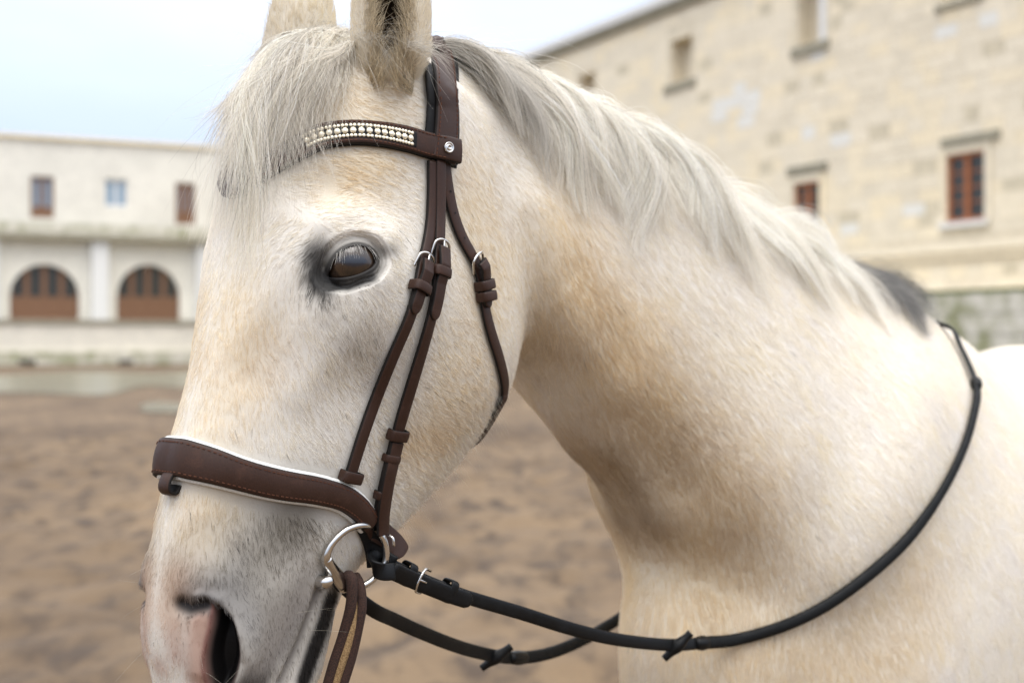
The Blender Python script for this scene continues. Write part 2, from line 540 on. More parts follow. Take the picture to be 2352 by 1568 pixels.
# openings read off the photograph
win_a = FR.rect(1824, 418, 1884, 540)
win_b = FR.rect(2174, 350, 2264, 508)
op_a = FR.rect(1541, 88, 1590, 186)
op_b = FR.rect(1832, -60, 1896, 98)
op_c = FR.rect(1330, 170, 1366, 232)
op_d = FR.rect(2160, -200, 2250, -6)
holes = [win_a, win_b, op_a, op_b, op_c, op_d]
Z_T = FR.pk(2200, 672)[1] - .2                                # top of the terrace in front
t_lo, t_hi = -14.0, 64.0
outline = [(t_lo, 0), (t_hi, 0), (t_hi, TOP_R), (t_lo, TOP_R)]
facade('wall', FR, outline, [rect_loop(h_) for h_ in holes], .55, M_MORTAR, bR)
fbox('core', FR, t_lo, t_hi, 0, TOP_R, -9, -.56, M_MORTAR, bR)
z_s0, z_s1 = FR.pk(2200, 586)[1], FR.pk(2200, 560)[1]
fbox('string_course', FR, t_lo, t_hi, z_s0 + .10, z_s1, .024, .20, M_WALL_R, bR)
fbox('string_course', FR, t_lo, t_hi, z_s0 - .12, z_s0 + .098, .022, .10, M_WALL_R, bR)
fbox('coping', FR, t_lo, t_hi, TOP_R, TOP_R + .34, -.6, .30, M_PLASTER, bR)
fbox('cornice', FR, t_lo, t_hi, TOP_R - .30, TOP_R - .003, .022, .18, M_DARKSTONE, bR)
for r_, c_ in ((win_a, 2), (win_b, 2)):
    w_ = window(bR, FR, r_, -.05, c_, 4, .11, M_WOOD_R)
    s_ = .22
    t0, h0, t1, h1 = r_
    fbox('sill', FR, t0 - .15, t1 + .15, h0 - .16, h0 - .004, .022, .16, M_PLASTER, w_)
    for a_, b_, c2_, d_ in ((t0 - s_, t0, h0, h1 + s_), (t1, t1 + s_, h0, h1 + s_), (t0, t1, h1, h1 + s_)):
        fbox('surround', FR, a_, b_, c2_, d_, .002, .055, M_WALL_R, w_)
for (x0, y0, x1, y1) in ((1812, 378, 1902, 398), (2166, 308, 2300, 330), (1820, 102, 1906, 124), (2150, 2, 2262, 14), (1528, 190, 1600, 206)):
    r_ = FR.rect(x0, y0, x1, y1)
    fbox('hood_slab', FR, r_[0], r_[2], r_[1], max(r_[3], r_[1] + .14), .021, .10, M_DARKSTONE, bR)
fbox('sky_gap_panel', FR, *[FR.rect(1881, -60, 1895, 92)[i] for i in (0, 2, 1, 3)], -.06, -.02, M_PLASTER, bR)  # pale panel added to stand for sky seen through the opening

# ashlar blocks: the ones that show largest are single stones, the rest one part
crest_line = np.array([(985, 60), (1200, 170), (1400, 240), (1560, 330), (1720, 450), (1850, 550), (1960, 605), (2060, 630), (2160, 750), (2352, 780)])
rs = np.random.default_rng(3)
blocks = []
z = Z_T - .6
course = 0
while z < TOP_R - .34:
    hh = rs.choice([.36, .40, .44])
    if z + hh > TOP_R - .32: hh = TOP_R - .32 - z
    if hh < .15: break
    if not (z < z_s1 + .02 and z + hh > z_s0 - .14):
        t = t_lo + rs.uniform(0, .6)
        while t < t_hi - .9:
            L = rs.uniform(.55, 1.05)
            segs = [(t, t + L)]
            for hr in holes:
                if z + hh > hr[1] - .17 and z < hr[3] + .23:
                    ns = []
                    for a_, b_ in segs:
                        m0, m1 = hr[0] - .24, hr[2] + .24
                        if b_ <= m0 or a_ >= m1: ns.append((a_, b_))
                        else:
                            if a_ < m0 - .08: ns.append((a_, m0))
                            if b_ > m1 + .08: ns.append((m1, b_))
                    segs = ns
            for a_, b_ in segs:
                if b_ - a_ > .1:
                    blocks.append((a_, b_ - .012, z, z + hh - .012, rs.uniform(.003, .014)))
            t += L
    z += hh; course += 1
def vis_area(b):
    c = FR.w((b[0] + b[1]) / 2, (b[2] + b[3]) / 2)
    p = proj(c)
    if not (-20 < p[0] < 2372 and -20 < p[1] < 1568): return 0
    if p[1] > np.interp(p[0], crest_line[:, 0], crest_line[:, 1]) + 15: return 0
    return (b[1] - b[0]) * (b[3] - b[2]) / c[1] ** 2
va = np.array([vis_area(b) for b in blocks])
order = np.argsort(-va)
single = set(order[:300].tolist())
unit_V, unit_F = box_vf(Frame((0, 1), (1, 0)), -.5, .5, -.5, .5, -.5, .5)
stone_meshes = []
for k in range(6):
    jit = np.random.default_rng(40 + k)
    V_ = np.array([[x_, y_, z_] for y_ in (-.5, .5) for z_ in (-.5, .5) for x_ in (-.5, .5)]) + jit.uniform(-.02, .02, (8, 3)) * np.array([1, .2, 1])
    me = bpy.data.meshes.new('stone')
    me.from_pydata(V_.tolist(), [], [(0, 1, 3, 2), (4, 6, 7, 5), (0, 4, 5, 1), (2, 3, 7, 6), (0, 2, 6, 4), (1, 5, 7, 3)]); me.update()
    me.materials.append(M_WALL_R)
    stone_meshes.append(me)
M_PALE = plain_mat('bleached_stone', srgb(232, 230, 222), .9, .2, 5, .25)
M_GREYST = plain_mat('grey_stone', srgb(218, 207, 182), .95, .1, 4, .5)
patch = np.array([FR.pk(x, y) for x, y in [(1700, 190), (1745, 198), (1765, 225), (1750, 262), (1728, 278), (1718, 305), (1690, 335), (1672, 330), (1670, 288), (1638, 282), (1634, 250), (1660, 225), (1680, 198)]])
def kind_of(b, i):
    c = np.array([[(b[0] + b[1]) / 2, (b[2] + b[3]) / 2]])
    r_ = np.random.default_rng(9000 + i).random()
    if sd_poly2(c, patch)[0] < 0: return 1 if r_ < .8 else 0
    if r_ < .04: return 1
    if r_ > .94 - .08 * (b[2] > 10.5): return 2
    return 0
def sd_poly2(P, poly):
    inside = np.zeros(len(P), bool)
    for i in range(len(poly)):
        a_, b_ = poly[i], poly[(i + 1) % len(poly)]
        inside ^= ((a_[1] > P[:, 1]) != (b_[1] > P[:, 1])) & (P[:, 0] < (b_[0] - a_[0]) * (P[:, 1] - a_[1]) / (b_[1] - a_[1] + 1e-15) + a_[0])
    return np.where(inside, -1.0, 1.0)
stone_sets = [stone_meshes]
for m_ in (M_PALE, M_GREYST):
    L_ = []
    for me in stone_meshes:
        c_ = me.copy(); c_.materials.clear(); c_.materials.append(m_); L_.append(c_)
    stone_sets.append(L_)
rotR = math.atan2(FR.d[1], FR.d[0])
bpy.context.view_layer.update()
bR_loc = Vector(bR.location)
rest = []
for i, b in enumerate(blocks):
    if i in single:
        o = bpy.data.objects.new('stone', stone_sets[kind_of(b, i)][i % 6]); COL.objects.link(o)
        o.parent = bR
        o.location = Vector(FR.w((b[0] + b[1]) / 2, (b[2] + b[3]) / 2, b[4] / 2 - .02)) - bR_loc
        o.rotation_euler = (0, 0, rotR)
        o.scale = (b[1] - b[0], b[4] + .045, b[3] - b[2])
    else:
        rest.append(box_vf(FR, b[0], b[1], b[2], b[3], -.02, b[4]))
V, F = join(rest)
o = new_mesh('stonework', V - np.array(bR_loc), F, M_WALL_R, bR, smooth=False); o['kind'] = 'stuff'
for ch in bR.children:
    if ch.name.split('.')[0] not in ('stone', 'stonework') and ch.type == 'MESH':
        ch.matrix_parent_inverse = Matrix.Translation(-bR_loc)

# terrace wall in front of it, with moss along the courses
tw = empty('terrace_wall', FR.w(0, 0, 3.2))
tag(tw, 'mossy low stone terrace wall at the foot of the honey coloured building', 'wall')
tw_loc = Vector(tw.location)
def put(o, loc):
    o.matrix_parent_inverse = Matrix.Translation(-loc); return o
O_T = 3.0
zt = FR.pk(2250, 672, O_T)[1]
put(fbox('core', FR, -14, 64, 0, zt, .03, O_T - .05, M_MORTAR, tw), tw_loc)
put(fbox('grass_verge', FR, -14, 64, zt + .004, zt + .10, O_T - .9, O_T - .02, M_GRASS, tw), tw_loc)
nz_ = 5
for c_ in range(nz_):
    z0, z1 = zt * c_ / nz_ + .01, zt * (c_ + 1) / nz_ - .012
    t = -4 + (.5 if c_ % 2 else 0)
    while t < 16:
        L = rs.uniform(1.0, 1.7)
        put(fbox('stone', FR, t, t + L - .03, z0, z1, O_T - .06, O_T + rs.uniform(0, .05), M_MOSS, tw), tw_loc)
        t += L
    put(fbox('far_stonework', FR, 16.9, 64, z0, z1, O_T - .06, O_T, M_MOSS, tw), tw_loc)

# ---- the far range on the left
bL = empty('arcaded_building', FL.w(0, 0))
tag(bL, 'long pale two storey building with arched brown doors across the yard', 'building')
bL_loc = Vector(bL.location)
zL_top = FL.pk(250, 328)[1]
z_gf = FL.pk(220, 735)[1]                                     # floor of the arcade
A1 = FL.rect(22, 607, 182, 727); A2 = FL.rect(268, 608, 413, 727); A0 = FL.rect(-210, 605, -60, 727); A3 = FL.rect(520, 610, 650, 727)
U1 = FL.rect(70, 405, 124, 500); U2_ = FL.rect(240, 411, 293, 476); U3 = FL.rect(403, 420, 449, 515); U0 = FL.rect(-90, 400, -36, 500)
hl = [arch_loop(a[0], a[2], z_gf, a[3], (a[3] - a[1]) * .62) for a in (A1, A2, A0, A3)] + [rect_loop(u) for u in (U1, U2_, U3, U0)]
tL0, tL1 = -42.0, 15.0
put(facade('wall', FL, [(tL0, z_gf - .05), (tL1, z_gf - .05), (tL1, zL_top), (tL0, zL_top)], hl, .9, M_WALL_L, bL), bL_loc)
put(fbox('core', FL, tL0, tL1, 0, zL_top, -10, -.91, M_WALL_L, bL), bL_loc)
put(fbox('coping', FL, tL0, tL1, zL_top, zL_top + .22, -.6, .25, M_WALL_R, bL), bL_loc)
zb0, zb1 = FL.pk(220, 553)[1], FL.pk(220, 518)[1]
put(fbox('balcony_slab', FL, tL0, tL1, zb0, zb0 + .34, .003, .9, M_DARKSTONE, bL), bL_loc)
put(fbox('parapet', FL, tL0, tL1, zb0 + .343, zb1, .55, .9, M_MOSS, bL), bL_loc)
for x0, x1 in ((208, 246), (448, 482), (-40, -4)):
    r_ = FL.rect(x0, 556, x1, 734)
    put(fbox('pilaster', FL, r_[0], r_[2], z_gf - .04, zb0 - .004, .003, .55, M_PLASTER, bL), bL_loc)
def arch_door(a):
    t0, h0, t1, h1 = a
    rise = (h1 - h0) * .62
    d = fbox('door', FL, t0 - .1, t1 + .1, z_gf, h0 + (h1 - h0) * .38, -.40, -.28, M_WOOD, bL); put(d, bL_loc)
    n = 4
    w = (t1 - t0) / n
    for k in range(n):
        x0, x1 = t0 + k * w + w * .15, t0 + (k + 1) * w - w * .15
        q = fbox('pane', FL, x0, x1, h0 + (h1 - h0) * .384, h1 + .3, -.40, -.32, M_GLASS, d); q.matrix_parent_inverse = Matrix.Translation(-bL_loc) @ Matrix.Identity(4)
        q.matrix_parent_inverse = d.matrix_parent_inverse.inverted() @ Matrix.Translation(-bL_loc)
        r = fbox('panel', FL, x0, x1, z_gf + .35, h0 + (h1 - h0) * .33, -.275, -.24, M_WOOD, d); r.matrix_parent_inverse = q.matrix_parent_inverse
    for k in range(n + 1):
        x = t0 + k * w
        r = fbox('stile', FL, x - w * .15, x + w * .15, h0 + (h1 - h0) * .381, h1 + .3, -.40, -.26, M_WOOD, d); r.matrix_parent_inverse = d.matrix_parent_inverse.inverted() @ Matrix.Translation(-bL_loc)
for a in (A1, A2, A0, A3):
    arch_door(a)
for u, nm, lw in ((U1, 'window', .18), (U2_, 'window', 0), (U3, 'door', .2), (U0, 'window', .18)):
    w_ = window(bL, FL, u, -.15, 2, 1, .22 if nm == 'window' and lw else .14 if lw == 0 else .3, M_PLASTER if (lw == 0) else M_WOOD, nm, lw, M_GLASS_B)
    put(w_, bL_loc)
    for c in w_.children:
        c.matrix_parent_inverse = w_.matrix_parent_inverse.inverted() @ Matrix.Translation(-bL_loc)
# its raised terrace
tl = empty('raised_terrace', FL.w(0, 0, 5))
tag(tl, 'pale plastered terrace wall with drain holes below the arched doors', 'wall')
tl_loc = Vector(tl.location)
O_L = 5.0
z_tt = z_gf - .05
put(fbox('wall', FL, tL0, tL1, 0, z_tt - .25, -.5, O_L, M_WALL_L, tl), tl_loc)
put(fbox('ledge', FL, tL0, tL1, z_tt - .248, z_tt, -.4, O_L + .15, M_DARKSTONE, tl), tl_loc)
put(fbox('footing', FL, tL0, tL1, 0, FL.pk(220, 806, O_L)[1], O_L + .003, O_L + .25, M_MOSS, tl), tl_loc)
for x0, x1 in ((42, 82), (272, 306)):
    r_ = FL.rect(x0, 826, x1, 838, O_L + .25)
    put(fbox('drain_hole', FL, r_[0], r_[2], max(r_[1], .05), r_[3], O_L + .1, O_L + .262, M_GLASS, tl), tl_loc)
# rainwater standing on the sand
M_WATER, nt, bs = mat('rainwater')
bs.inputs['Base Color'].default_value = (.14, .13, .08, 1); bs.inputs['Roughness'].default_value = .22; bs.inputs['Specular IOR Level'].default_value = .22
def puddle(pix, z):
    P = cr(np.array(pix, float), 80, closed=True)
    pts = []
    for x_, y_ in P:
        k_ = (CAMZ - z) * FPX / (y_ - CY)
        pts.append(((x_ - CX) / FPX * k_, k_, z))
    tri = tessellate_polygon([[Vector(p) for p in pts]])
    return tag(new_mesh('puddle', np.array(pts), [tuple(t) for t in tri], M_WATER, None, smooth=False), kind='structure')
puddle([(-60, 868), (60, 858), (200, 852), (340, 856), (470, 852), (520, 872), (440, 890), (330, 886), (240, 906), (90, 902), (-40, 896)], -.004)
puddle([(322, 932), (360, 922), (420, 926), (470, 930), (460, 942), (390, 946), (335, 944)], -.004)
puddle([(2120, 838), (2200, 832), (2300, 836), (2340, 850), (2200, 856)], -.004)
U2 = np.array([-math.cos(HA), -math.sin(HA)])
N2 = np.array([math.sin(HA), -math.cos(HA)])
def to_h(p):
    """world to horse coordinates (exact on head and neck)"""
    p = np.asarray(p, float)
    d = p[..., :2] - O_XY
    return np.stack([d @ U2, d @ N2, p[..., 2]], -1)
def h_world(q):
    q = np.asarray(q, float)
    xy = O_XY + q[..., 0:1] * U2 + q[..., 1:2] * N2
    return np.concatenate([xy, q[..., 2:3]], -1)
def mirror(p):
    q = to_h(p); q[..., 1] *= -1
    return h_world(q)
def hdir(v, flip=False):
    """mirror a direction"""
    v = np.asarray(v, float)
    q = np.stack([v[..., :2] @ U2, v[..., :2] @ N2, v[..., 2]], -1)
    q[..., 1] *= -1
    return np.concatenate([q[..., 0:1] * U2 + q[..., 1:2] * N2, q[..., 2:3]], -1)

class Sculpt:
    def __init__(s, me):
        s.load(me)
    def load(s, me):
        s.me = me
        n = len(me.vertices)
        s.v = np.empty(n * 3); me.vertices.foreach_get('co', s.v); s.v = s.v.reshape(-1, 3)
        ne = len(me.edges)
        s.e = np.empty(ne * 2, int); me.edges.foreach_get('vertices', s.e); s.e = s.e.reshape(-1, 2)
        s.deg = np.bincount(s.e.ravel(), minlength=n).astype(float)
        s.bvh = None
        s.refresh()
    def refresh(s):
        s.me.vertices.foreach_set('co', s.v.ravel()); s.me.update()
        n = len(s.v)
        s.n = np.empty(n * 3); s.me.vertices.foreach_get('normal', s.n); s.n = s.n.reshape(-1, 3)
        s.h = to_h(s.v)
        q = s.h.copy(); q[:, 1] = abs(q[:, 1])
        s.nearv = h_world(q)
    def smooth(s, mask, it, lam=0.5):
        mask = mask[:, None]
        for _ in range(it):
            s.v += lam * mask * s.lap3()
        s.refresh()
    def lap3(s):
        out = np.empty_like(s.v)
        a, b = s.e[:, 0], s.e[:, 1]
        n = len(s.v)
        for j in range(3):
            c = s.v[:, j]
            out[:, j] = np.bincount(a, c[b], n) + np.bincount(b, c[a], n)
        return out / s.deg[:, None] - s.v
    def tree(s):
        if s.bvh is None:
            s.bvh = BVHTree.FromPolygons(s.v.tolist(), [p.vertices[:] for p in s.me.polygons])
        return s.bvh
    def hit(s, px, py):
        d = unit(at(px, py, 1.0) - np.array([0, 0, CAMZ]))
        loc, nor, i, dist = s.tree().ray_cast(Vector((0, 0, CAMZ)), Vector(d))
        if loc is None:
            return None, None
        return np.array(loc), np.array(nor)
    def cast(s, o, d):
        loc, nor, i, dist = s.tree().ray_cast(Vector(o), Vector(unit(d)))
        return (None, None) if loc is None else (np.array(loc), np.array(nor))
    def dist_poly(s, pts, P=None):
        """distance of every vertex (mirrored to the near side) to a polyline"""
        Q = s.near() if P is None else P
        best = np.full(len(Q), 1e9)
        pts = np.asarray(pts)
        if len(pts) == 1:
            return np.linalg.norm(Q - pts[0], axis=1)
        for a, b in zip(pts[:-1], pts[1:]):
            ab = b - a
            t = np.clip(((Q - a) @ ab) / (ab @ ab + 1e-12), 0, 1)
            best = np.minimum(best, np.linalg.norm(Q - a - t[:, None] * ab, axis=1))
        return best
    def near(s):
        return s.nearv
    def brush(s, pix, r, amt, power=1.0):
        pts = np.array([s.hit(*p)[0] for p in pix])
        near = s.near()
        lo, hi = pts.min(0) - 3 * r, pts.max(0) + 3 * r
        idx = np.where(((near > lo) & (near < hi)).all(1))[0]
        f = np.exp(-(s.dist_poly(pts, near[idx]) / r) ** 2 * power)
        s.v[idx] += s.n[idx] * (amt * f)[:, None]
        return pts

def sstep(a, b, x):
    t = np.clip((x - a) / (b - a), 0, 1)
    return t * t * (3 - 2 * t)

S = Sculpt(horse_me)
# blend the lofts into one skin
S.smooth(np.ones(len(S.v)), 1)
S.smooth(sstep(-.34, -.50, S.h[:, 0]), 34)
S.smooth(sstep(-.16, -.26, S.h[:, 0]) * .8, 3)
S.smooth(sstep(-.10, -.17, S.h[:, 0]) * sstep(1.44, 1.50, S.h[:, 2]), 4)      # soften the jaw edge under the ear
horse_me = apply_mod(horse_me, 'SUBSURF', levels=1)
S = Sculpt(horse_me)
S.smooth(sstep(-.16, -.22, S.h[:, 0]), 8)

def refine(me, centers, radius):
    """split the faces within radius of the given points"""
    bm = bmesh.new(); bm.from_mesh(me)
    bm.verts.ensure_lookup_table(); bm.faces.ensure_lookup_table()
    C = np.empty(len(me.polygons) * 3); me.polygons.foreach_get('center', C); C = C.reshape(-1, 3)
    keep = np.zeros(len(C), bool)
    for c, r in zip(centers, radius):
        keep |= np.linalg.norm(C - c, axis=1) < r
    ed = set()
    for i in np.where(keep)[0]:
        ed.update(bm.faces[i].edges)
    bmesh.ops.subdivide_edges(bm, edges=list(ed), cuts=1, use_grid_fill=True, smooth=0.3)
    big = [f for f in bm.faces if len(f.verts) > 4]
    bmesh.ops.triangulate(bm, faces=big)
    bm.to_mesh(me); bm.free(); me.update()
    S.load(me)

refine(horse_me, [h_world(np.array([.05, 0, 1.40])), h_world(np.array([-.10, 0, 1.40]))], [.33, .19])
# ---- broad forms of the head
S.brush([(850, 372)], .030, .006)                                  # temple under the browband
S.brush([(745, 425)], .022, -.008)                                 # hollow above the eye
S.brush([(750, 512), (790, 500), (850, 507), (885, 540)], .016, .0055)
S.brush([(872, 560), (885, 600), (870, 640)], .018, .006)          # outer orbit   # brow ridge
S.brush([(640, 470), (650, 560)], .03, .002)
S.brush([(700, 660), (640, 760), (585, 860)], .022, -.004)         # groove beside the nasal bone
S.brush([(840, 720), (760, 810), (690, 900)], .018, .003)          # facial crest
S.brush([(800, 850), (740, 960)], .035, -.002)
S.brush([(1010, 640), (1090, 760), (1080, 880)], .050, .005)       # cheek muscle
S.brush([(880, 900), (900, 1000)], .030, -.004)
S.brush([(700, 1210), (760, 1250)], .022, .003)
S.brush([(520, 1240), (560, 1180)], .03, -.003)
S.brush([(470, 1330)], .022, .007)                                 # swelling above the nostril
S.brush([(560, 1480)], .020, .005)
S.brush([(560, 1450), (580, 1540)], .016, .003)
# neck: windpipe groove, crest of the muscle, shoulder
S.brush([(1260, 930), (1400, 1050), (1500, 1180)], .022, .004)
S.brush([(1330, 830), (1460, 990), (1560, 1120)], .030, -.005)
S.brush([(1230, 480), (1260, 640), (1330, 800), (1420, 900)], .028, .006)
S.brush([(1330, 640), (1420, 800)], .03, -.003)
S.brush([(1900, 820), (1950, 1000), (1930, 1200)], .06, -.008)
S.brush([(2110, 900), (2060, 1100), (1900, 1330), (1800, 1450)], .07, .014)
S.brush([(2290, 1000), (2310, 1250), (2330, 1500)], .05, -.004)

S.refresh()
# ---- finer skin where the small forms are
eyeC, eyeN = S.hit(812, 600)
nosC, nosN = S.hit(480, 1460)
mouC = S.hit(700, 1420)[0]
headC = np.array([(S.hit(700, 700)[0] + S.hit(600, 1200)[0]) / 2])[0]
refine(horse_me, [eyeC, mirror(eyeC), nosC, mirror(nosC), mouC], [.042, .035, .046, .04, .036])
refine(horse_me, [eyeC, nosC], [.031, .038])

def local2d(C, N, up=(0, 0, 1)):
    N = unit(N)
    e1 = unit(np.cross(up, N)); e2 = np.cross(N, e1)
    return e1, e2, N

def plane_pts(pix, C, N):
    """photograph positions on the plane through C with normal N"""
    out = []
    o = np.array([0, 0, CAMZ])
    for p in pix:
        d = at(p[0], p[1], 1.0) - o
        t = ((C - o) @ N) / (d @ N)
        out.append(o + t * d)
    return np.array(out)

def sd_poly(P, poly):
    """signed distance in 2d to a closed polygon (negative inside)"""
    lo, hi = poly.min(0) - .035, poly.max(0) + .035
    sel = np.where(((P > lo) & (P < hi)).all(1))[0]
    out = np.full(len(P), 1.0); P = P[sel]
    best = np.full(len(P), 1e9); inside = np.zeros(len(P), bool)
    n = len(poly)
    for i in range(n):
        a, b = poly[i], poly[(i + 1) % n]
        ab = b - a
        t = np.clip(((P - a) @ ab) / (ab @ ab + 1e-15), 0, 1)
        best = np.minimum(best, np.linalg.norm(P - a - t[:, None] * ab, axis=1))
        c = ((a[1] > P[:, 1]) != (b[1] > P[:, 1])) & (P[:, 0] < (b[0] - a[0]) * (P[:, 1] - a[1]) / (b[1] - a[1] + 1e-15) + a[0])
        inside ^= c
    out[sel] = np.where(inside, -best, best)
    return out

# ---- eye: the lids lie on the globe, the slit is cut in
# the eye looks out and a little forward
_a = unit(0.80 * np.array([N2[0], N2[1], 0]) + 0.50 * np.array([U2[0], U2[1], 0]) + np.array([0, 0, 0.06]))
EYE_N = _a
EYE_R = .0245
e1, e2, _ = local2d(eyeC, EYE_N)
EYE_C = eyeC - EYE_N * (EYE_R - .0035)
ALMOND = [(757, 631), (763, 607), (777, 585), (797, 571), (822, 565), (845, 570), (859, 582), (865, 597), (857, 611), (840, 622), (815, 632), (790, 637), (770, 637)]
alm3 = plane_pts(cr(ALMOND, 90, closed=True), eyeC, EYE_N)
alm2 = np.stack([(alm3 - eyeC) @ e1, (alm3 - eyeC) @ e2], 1)
q = S.near() - eyeC
x, y, z = q @ e1, q @ e2, q @ EYE_N
m_near = (np.linalg.norm(q, axis=1) < .075)
sd = sd_poly(np.stack([x, y], 1), alm2)
rho2 = x ** 2 + y ** 2
globe = np.sqrt(np.maximum(EYE_R ** 2 - rho2, 0)) - (EYE_R - .0035)
globe = np.where(rho2 < EYE_R ** 2, globe, -.02)
lid = globe + .0015
w_l = sstep(.024, .004, sd) * m_near
zt = np.where(lid > z, lid, z + (lid - z) * .55 * sstep(.016, .002, sd))
dz = (zt - z) * w_l
dz += .0008 * np.exp(-((sd - .0018) / .0018) ** 2) * m_near                  # rim of the lids
dz -= .0015 * np.exp(-((sd - .0080) / .0024) ** 2) * sstep(-.002, .006, y) * m_near     # crease over the upper lid
dz += .0012 * np.exp(-((sd - .0145) / .004) ** 2) * sstep(.0, .010, y) * m_near
dz -= .0016 * np.exp(-((sd - .0090) / .003) ** 2) * sstep(.002, -.008, y) * m_near
dz += .00045 * np.sin(sd * (2 * np.pi / .0034) + 1.5 * np.sin(x * 260)) * sstep(.002, .004, sd) * sstep(.016, .011, sd) * m_near     # fine lid folds
dz -= .013 * sstep(.0004, -.0022, sd) * m_near                               # the slit
sgn = np.where(S.h[:, 1] >= 0, 1, 0)[:, None]
dirn = np.where(sgn == 1, EYE_N[None], hdir(EYE_N)[None])
S.v += dirn * dz[:, None]
S.refresh()
eye_sd = np.where(m_near, sd, 1.0)
# the off-side orbit stands out a little further past the forehead
FAR_PUSH = -np.array([N2[0], N2[1], 0]) * .009
_fd = np.linalg.norm(S.v - mirror(eyeC), axis=1)
S.v += FAR_PUSH[None] * np.exp(-(_fd / .034) ** 2)[:, None] * (S.h[:, 1] < 0)[:, None]
S.refresh()

# ---- nostril
NOS_N = unit(0.62 * np.array([N2[0], N2[1], 0]) + 0.78 * np.array([U2[0], U2[1], 0]) + np.array([0, 0, -.1]))
n1, n2, _ = local2d(nosC, NOS_N)
NOSTRIL = [(408, 1372), (412, 1400), (425, 1412), (450, 1404), (470, 1396), (478, 1425), (470, 1460), (476, 1500), (486, 1540), (500, 1556), (520, 1554), (540, 1530), (545, 1500), (536, 1462), (518, 1425), (496, 1398), (468, 1384), (440, 1384), (422, 1378)]
nos3 = plane_pts(cr(NOSTRIL, 140, closed=True), nosC, NOS_N)
nos2 = np.stack([(nos3 - nosC) @ n1, (nos3 - nosC) @ n2], 1)
q = S.near() - nosC
x, y, z = q @ n1, q @ n2, q @ NOS_N
m_n = (np.linalg.norm(q, axis=1) < .07) & (z > -.05)
sdn = sd_poly(np.stack([x, y], 1), nos2)
def dpix(pix, C, N, a, b):
    p3 = plane_pts(pix, C, N)
    p2 = np.stack([(p3 - C) @ a, (p3 - C) @ b], 1)
    P = np.stack([x, y], 1)
    best = np.full(len(P), 1e9)
    for u, v in zip(p2[:-1], p2[1:]):
        ab = v - u
        t = np.clip(((P - u) @ ab) / (ab @ ab + 1e-15), 0, 1)
        best = np.minimum(best, np.linalg.norm(P - u - t[:, None] * ab, axis=1))
    return best
d_out = dpix([(455, 1372), (500, 1382), (536, 1422), (560, 1480), (566, 1530), (545, 1572)], nosC, NOS_N, n1, n2)
HOLE = [(492, 1397), (508, 1407), (526, 1432), (540, 1465), (546, 1505), (541, 1540), (528, 1578), (502, 1612), (485, 1602), (477, 1560), (473, 1520), (477, 1480), (485, 1442)]
h3 = plane_pts(cr(HOLE, 80, closed=True), nosC, NOS_N)
sd_h = sd_poly(np.stack([x, y], 1), np.stack([(h3 - nosC) @ n1, (h3 - nosC) @ n2], 1))
d_hole = sd_h + .0100
nos_x = x.copy()
d_slit = dpix([(415, 1392), (432, 1398), (465, 1388)], nosC, NOS_N, n1, n2)
d_flap = dpix([(455, 1428), (440, 1475), (450, 1540)], nosC, NOS_N, n1, n2)
dn = .0050 * np.exp(-(d_out / .0055) ** 2)
dn += -.025 * sstep(.0025, -.0090, sd_h)
dn += -.008 * np.exp(-(d_slit / .0060) ** 2)
dn += .003 * np.exp(-(d_flap / .010) ** 2) - .004 * np.exp(-(d_flap / .022) ** 2)
sgn = np.where(S.h[:, 1] >= 0, 1, 0)[:, None]
S.v += np.where(sgn == 1, NOS_N[None], hdir(NOS_N)[None]) * (dn * m_n)[:, None]
S.refresh()
nos_d = np.where(m_n, d_hole, 1.0)
slit_d = np.where(m_n, d_slit, 1.0)
flap_d = np.where(m_n, d_flap, 1.0)

# ---- mouth line
S.brush([(735, 1335), (715, 1400), (688, 1470), (660, 1530), (642, 1566)], .0045, -.004)
S.brush([(720, 1340), (698, 1400), (670, 1470), (640, 1530)], .008, .0015)
S.refresh()
S.smooth((np.linalg.norm(S.near() - nosC, axis=1) < .06) * .4 * (S.h[:, 2] < 1.3), 2)
